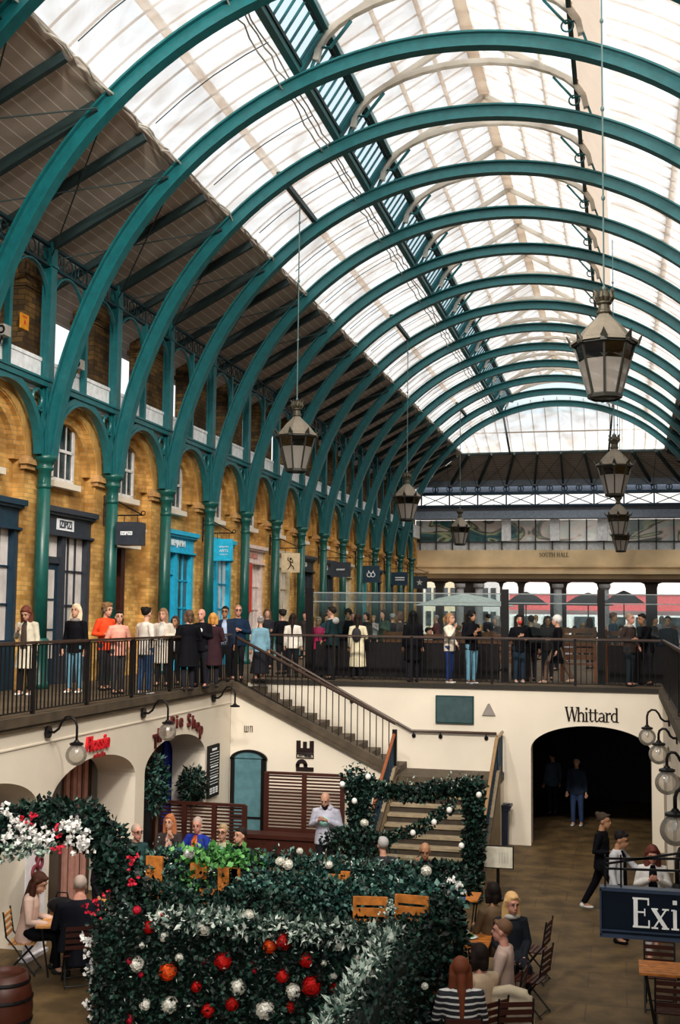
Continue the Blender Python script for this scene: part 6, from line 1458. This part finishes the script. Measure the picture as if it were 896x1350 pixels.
# rear hedge of blue-green leaves
h3 = thing('flower_hedge', 'rear planter row of blue-green leaves with orange oak posts', 'hedge', (-4.8, 17.0, 0))
z3 = at_y(300, 1140, 17.0).z
mb = MB(); mb.box(-7.0, -2.95, 17.0, 17.3, 0, z3-.35); mb.build('core', HEDGED, h3, world=True)
foliage('leaves', LEAF2, off(boxs(-7.05, -2.9, 16.95, 17.35, .55, z3-.02, .09), base_of(h3)), 6500, .085, h3)
foliage('dark_leaves', LEAF, off(boxs(-7.05, -2.9, 16.93, 17.35, .3, z3-.05, .10), base_of(h3)), 4500, .08, h3)
foliage('pale_sprigs', VARI, off(boxs(-7.0, -2.95, 16.9, 17.3, .9, z3+.02, .10), base_of(h3)), 900, .055, h3, .22)
gl = at_y(290, 1131, 16.9); foliage('bright_leaves', LIME, off(lambda: ((gl.x+fl.gauss(0, .3), 16.9+fl.gauss(0, .12), gl.z+fl.gauss(0, .08)), Vector((0, -.5, 1))), base_of(h3)), 330, .11, h3)
gl2 = at_y(255, 1160, 16.85); foliage('bright_leaves', LIME, off(lambda: ((gl2.x+fl.gauss(0, .14), 16.85+fl.gauss(0, .1), gl2.z+fl.gauss(0, .16)), Vector((0, -.5, 1))), base_of(h3)), 160, .08, h3)
for px, py, w, hh in ((203, 1165, .26, .8), (262, 1148, .26, .22), (300, 1165, .30, .46), (309, 1168, .16, .5), (276, 1182, .3, .22), (437, 1160, .3, .16), (455, 1163, .13, .3)):
    P = at_y(px, py, 16.8); mb = MB(); mb.box(P.x-w/2, P.x+w/2, 16.78, 16.83, P.z-hh/2, P.z+hh/2); mb.build('oak_board', OAK, h3, world=True)
for px, py, k, r in ((369, 1136, CREAMF, .07), (380, 1141, CREAMF, .05), (434, 1140, CREAMF, .06), (249, 1125, WHITEL, .09), (395, 1122, CREAMF, .05)): flower(k, r, at_y(px, py, 16.8), h3)
# right rear cluster between stair and tables
h4 = thing('flower_hedge', 'dark leafy planter row between the stair foot and the orange tables', 'hedge', (-3.5, 17.6, 0))
def blob(c, r): 
    def f(): n = rv().normalized(); return (Vector(c)+Vector((n.x*r[0], n.y*r[1], n.z*r[2]))*fl.uniform(.6, 1.0)), n
    return f
for i, (px, py, Y, r, n, m_, L) in enumerate(((470, 1165, 18.0, (1.0, .3, .22), 1900, LEAF2, .085), (400, 1180, 16.6, (1.2, .3, .32), 2600, LEAF2, .08), (560, 1190, 16.4, (.55, .3, .35), 1500, LEAF2, .09), (585, 1235, 15.6, (.3, .3, .55), 1500, LEAF, .09), (575, 1300, 14.6, (.25, .3, .6), 1500, LEAF, .08), (540, 1260, 15.6, (.45, .3, .5), 2200, LEAF, .08), (470, 1110, 21.5, (.7, .3, .28), 1200, LEAF, .09), (585, 1160, 17.2, (.45, .3, .25), 1200, LEAF, .09), (330, 1195, 15.8, (.9, .2, .22), 1600, LEAF, .08), (210, 1190, 15.6, (.6, .2, .3), 1600, LEAF, .08))):
    foliage('leaves', m_, off(blob(at_y(px, py, Y), r), base_of(h4)), n, L, h4)
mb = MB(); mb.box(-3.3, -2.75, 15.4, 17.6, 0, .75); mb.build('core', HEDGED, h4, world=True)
for px, py, Y in ((480, 1085, 22), (461, 1140, 18), (498, 1144, 17.5), (562, 1148, 17.2), (380, 1140, 17)): flower(CREAMF, .08, at_y(px, py, Y-.3), h4)
cluster(h4, WHITEL, [(590, 1165), (582, 1172), (600, 1175)], 16.6, 16, .1, .06)
cluster(h4, VARI, [(513, 1192), (513, 1202), (515, 1212), (515, 1222), (514, 1230)], 15.9, 22, .07, .035, 'hanging_pale_spray')
for px, py, f, lab in ((487, 1210, 10, 'orange oak chair showing between the rows, left'), (537, 1208, -5, 'orange oak chair showing between the rows, right'), (432, 1178, 5, 'orange oak chair behind the blue-green leaves')):
    P = at_z(px, py, .9); P = at_y(px, py, 15.7 if px > 450 else 17.6); t = thing('oak_chair', lab, 'chair', (P.x, P.y, 0), R(180+f))
    for i in range(3): mb = MB(); mb.cbox((0, -.22, P.z-.13+i*.15), (.42, .03, .11)); mb.build('back_slat', OAK, t)
    mb = MB(); mb.cbox((0, 0, .45), (.44, .42, .04)); mb.build('seat', OAK, t)
    for a in (-.21, .21):
        mb = MB(); mb.cbox((a, -.22, (P.z+.22)/2), (.045, .045, P.z+.22)); mb.build('leg', OAK, t)
        mb = MB(); mb.cbox((a, .2, .22), (.045, .045, .44)); mb.build('leg', OAK, t)
# garlanded gateway at the foot of the stair
gw = thing('garland_arch', 'leafy garland arch with small white globes in front of the lower stair', 'garland', (at_y(548, 1045, 22.6).x, 22.6, 0))
def G(px, py, Y=22.6): return at_y(px, py, Y)
for pts, r, n, L in (([G(458, 1030), G(500, 1042), G(548, 1046), G(600, 1040), G(632, 1036)], .17, 2600, .09), ([G(470, 1040), G(476, 1090), G(468, 1130)], .24, 1800, .09), ([G(622, 1040), G(626, 1090), G(622, 1150), G(618, 1190)], .2, 3200, .09), ([G(500, 1105), G(535, 1100), G(565, 1085), G(595, 1062)], .10, 700, .08)):
    foliage('leaves', LEAF, off(curve_s(pts, r), base_of(gw)), n, L, gw)
foliage('pale_leaves', LEAF2, off(curve_s([G(462, 1020), G(485, 1035), G(478, 1080), G(470, 1120)], .24), base_of(gw)), 900, .085, gw)
foliage('pale_leaves', LEAF2, off(curve_s([G(500, 1104), G(535, 1100), G(565, 1085), G(595, 1062), G(620, 1060)], .12), base_of(gw)), 300, .07, gw)
foliage('pale_sprigs', VARI, off(curve_s([G(462, 1020), G(500, 1040), G(560, 1040), G(625, 1028)], .2), base_of(gw)), 260, .06, gw, .25)
for a in (G(472, 1035), G(624, 1035)): mb = MB(); mb.tube([(a.x, 22.6, 0), (a.x, 22.6, a.z)], .05, 8); mb.build('post', HEDGED, gw, world=True)
a, b_ = G(472, 1038), G(624, 1038); mb = MB(); mb.tube([a, b_], .05, 8); mb.build('beam', HEDGED, gw, world=True)
for px, py in ((451, 1034), (467, 1056), (485, 1024), (544, 1098), (572, 1084), (592, 1068), (631, 1048), (608, 1115), (500, 1131), (452, 1123)):
    P = G(px, py, 22.35); mb = MB(); mb.ell((P.x, P.y, P.z), (.055, .055, .06), 12, 8); mb.build('globe_light', plain((.82, .80, .76), .3), gw, True, world=True)
# large flower arch at the left
ar = thing('flower_arch', 'big arch of dark leaves with white blossom and red flowers, rising on the left', 'garland', (at_y(165, 1200, 15).x, 15, 0))
def A_(px, py, Y=15.0): return at_y(px, py, Y)
pts = [A_(175, 1345), A_(170, 1270), A_(168, 1200), A_(160, 1150), A_(138, 1105), A_(105, 1082), A_(60, 1080), A_(15, 1090), A_(-60, 1100), A_(-150, 1150), A_(-175, 1250), A_(-185, 1400)]
foliage('leaves', LEAF, off(curve_s(pts[2:], .30), base_of(ar)), 12000, .10, ar, droop=.2)
foliage('leaves', LEAF, off(curve_s(pts[:3], .26), base_of(ar)), 3600, .09, ar)
foliage('blue_leaves', LEAF2, off(curve_s(pts[3:], .30), base_of(ar)), 700, .09, ar)
mb = MB(); mb.tube(pts, .14, 8); mb.build('core', HEDGED, ar, True, world=True)
cluster(ar, WHITEL, [(8, 1075), (20, 1083), (32, 1090), (12, 1095), (45, 1098), (60, 1100), (30, 1108), (90, 1090), (97, 1086), (105, 1090), (113, 1102), (98, 1107), (112, 1115), (55, 1108)], 14.7, 10, .10, .065)
cluster(ar, WHITEL, [(112, 1237), (125, 1235), (133, 1240), (116, 1254), (125, 1262), (118, 1275), (148, 1253), (128, 1285), (122, 1300), (135, 1305), (118, 1330), (131, 1345), (140, 1330), (155, 1203), (153, 1210)], 14.45, 6, .08, .06)
cluster(ar, VARI, [(20, 1115), (30, 1120), (45, 1112), (58, 1122), (12, 1125)], 14.7, 16, .1, .07)
cluster(ar, PINKF, [(30, 1080), (40, 1078), (48, 1076), (78, 1098), (80, 1115), (75, 1118), (176, 1131), (172, 1139), (170, 1164), (175, 1163), (142, 1180), (128, 1187), (130, 1204), (150, 1203), (110, 1198), (180, 1200)], 14.65, 4, .055, .045, 'red_blossom_spray')
# hanging foliage on the dark pot plants in the pie shop arch
for px, py, Y, r, lab in ((253, 1035, 24.9, (.3, .3, .42), 'bushy green pot plant right inside the pie shop arch'), (207, 1035, 22.6, (.22, .3, .6), 'tall leafy pot plant at the left side of the pie shop arch')):
    P = at_y(px, py, Y); t = thing('potted_plant', lab, 'plant', (P.x, Y, 0)); foliage('leaves', LEAF if px > 230 else LEAF2, off(blob(P, r), base_of(t)), 900, .12, t, .22)
    mb = MB(); mb.tube([(0, 0, .4), (.02, 0, P.z)], .03, 6); mb.build('stem', plain((.08, .05, .03)), t); mb = MB(); mb.lathe([(.14, 0), (.2, .45), (.18, .45), (.16, .4)], 14); mb.build('pot', plain((.04, .03, .03)), t)

# ------------------------------------------------------------------ turn the relaxed skins into plain meshes
dg = bpy.context.evaluated_depsgraph_get()
new = [bpy.data.meshes.new_from_object(o.evaluated_get(dg)) for o in REMESH]
for o, me in zip(REMESH, new):
    mt = [m for m in o.data.materials]; o.modifiers.clear(); o.data = me
    if not me.materials:
        for m in mt: me.materials.append(m)
    me.polygons.foreach_set('use_smooth', [True]*len(me.polygons))
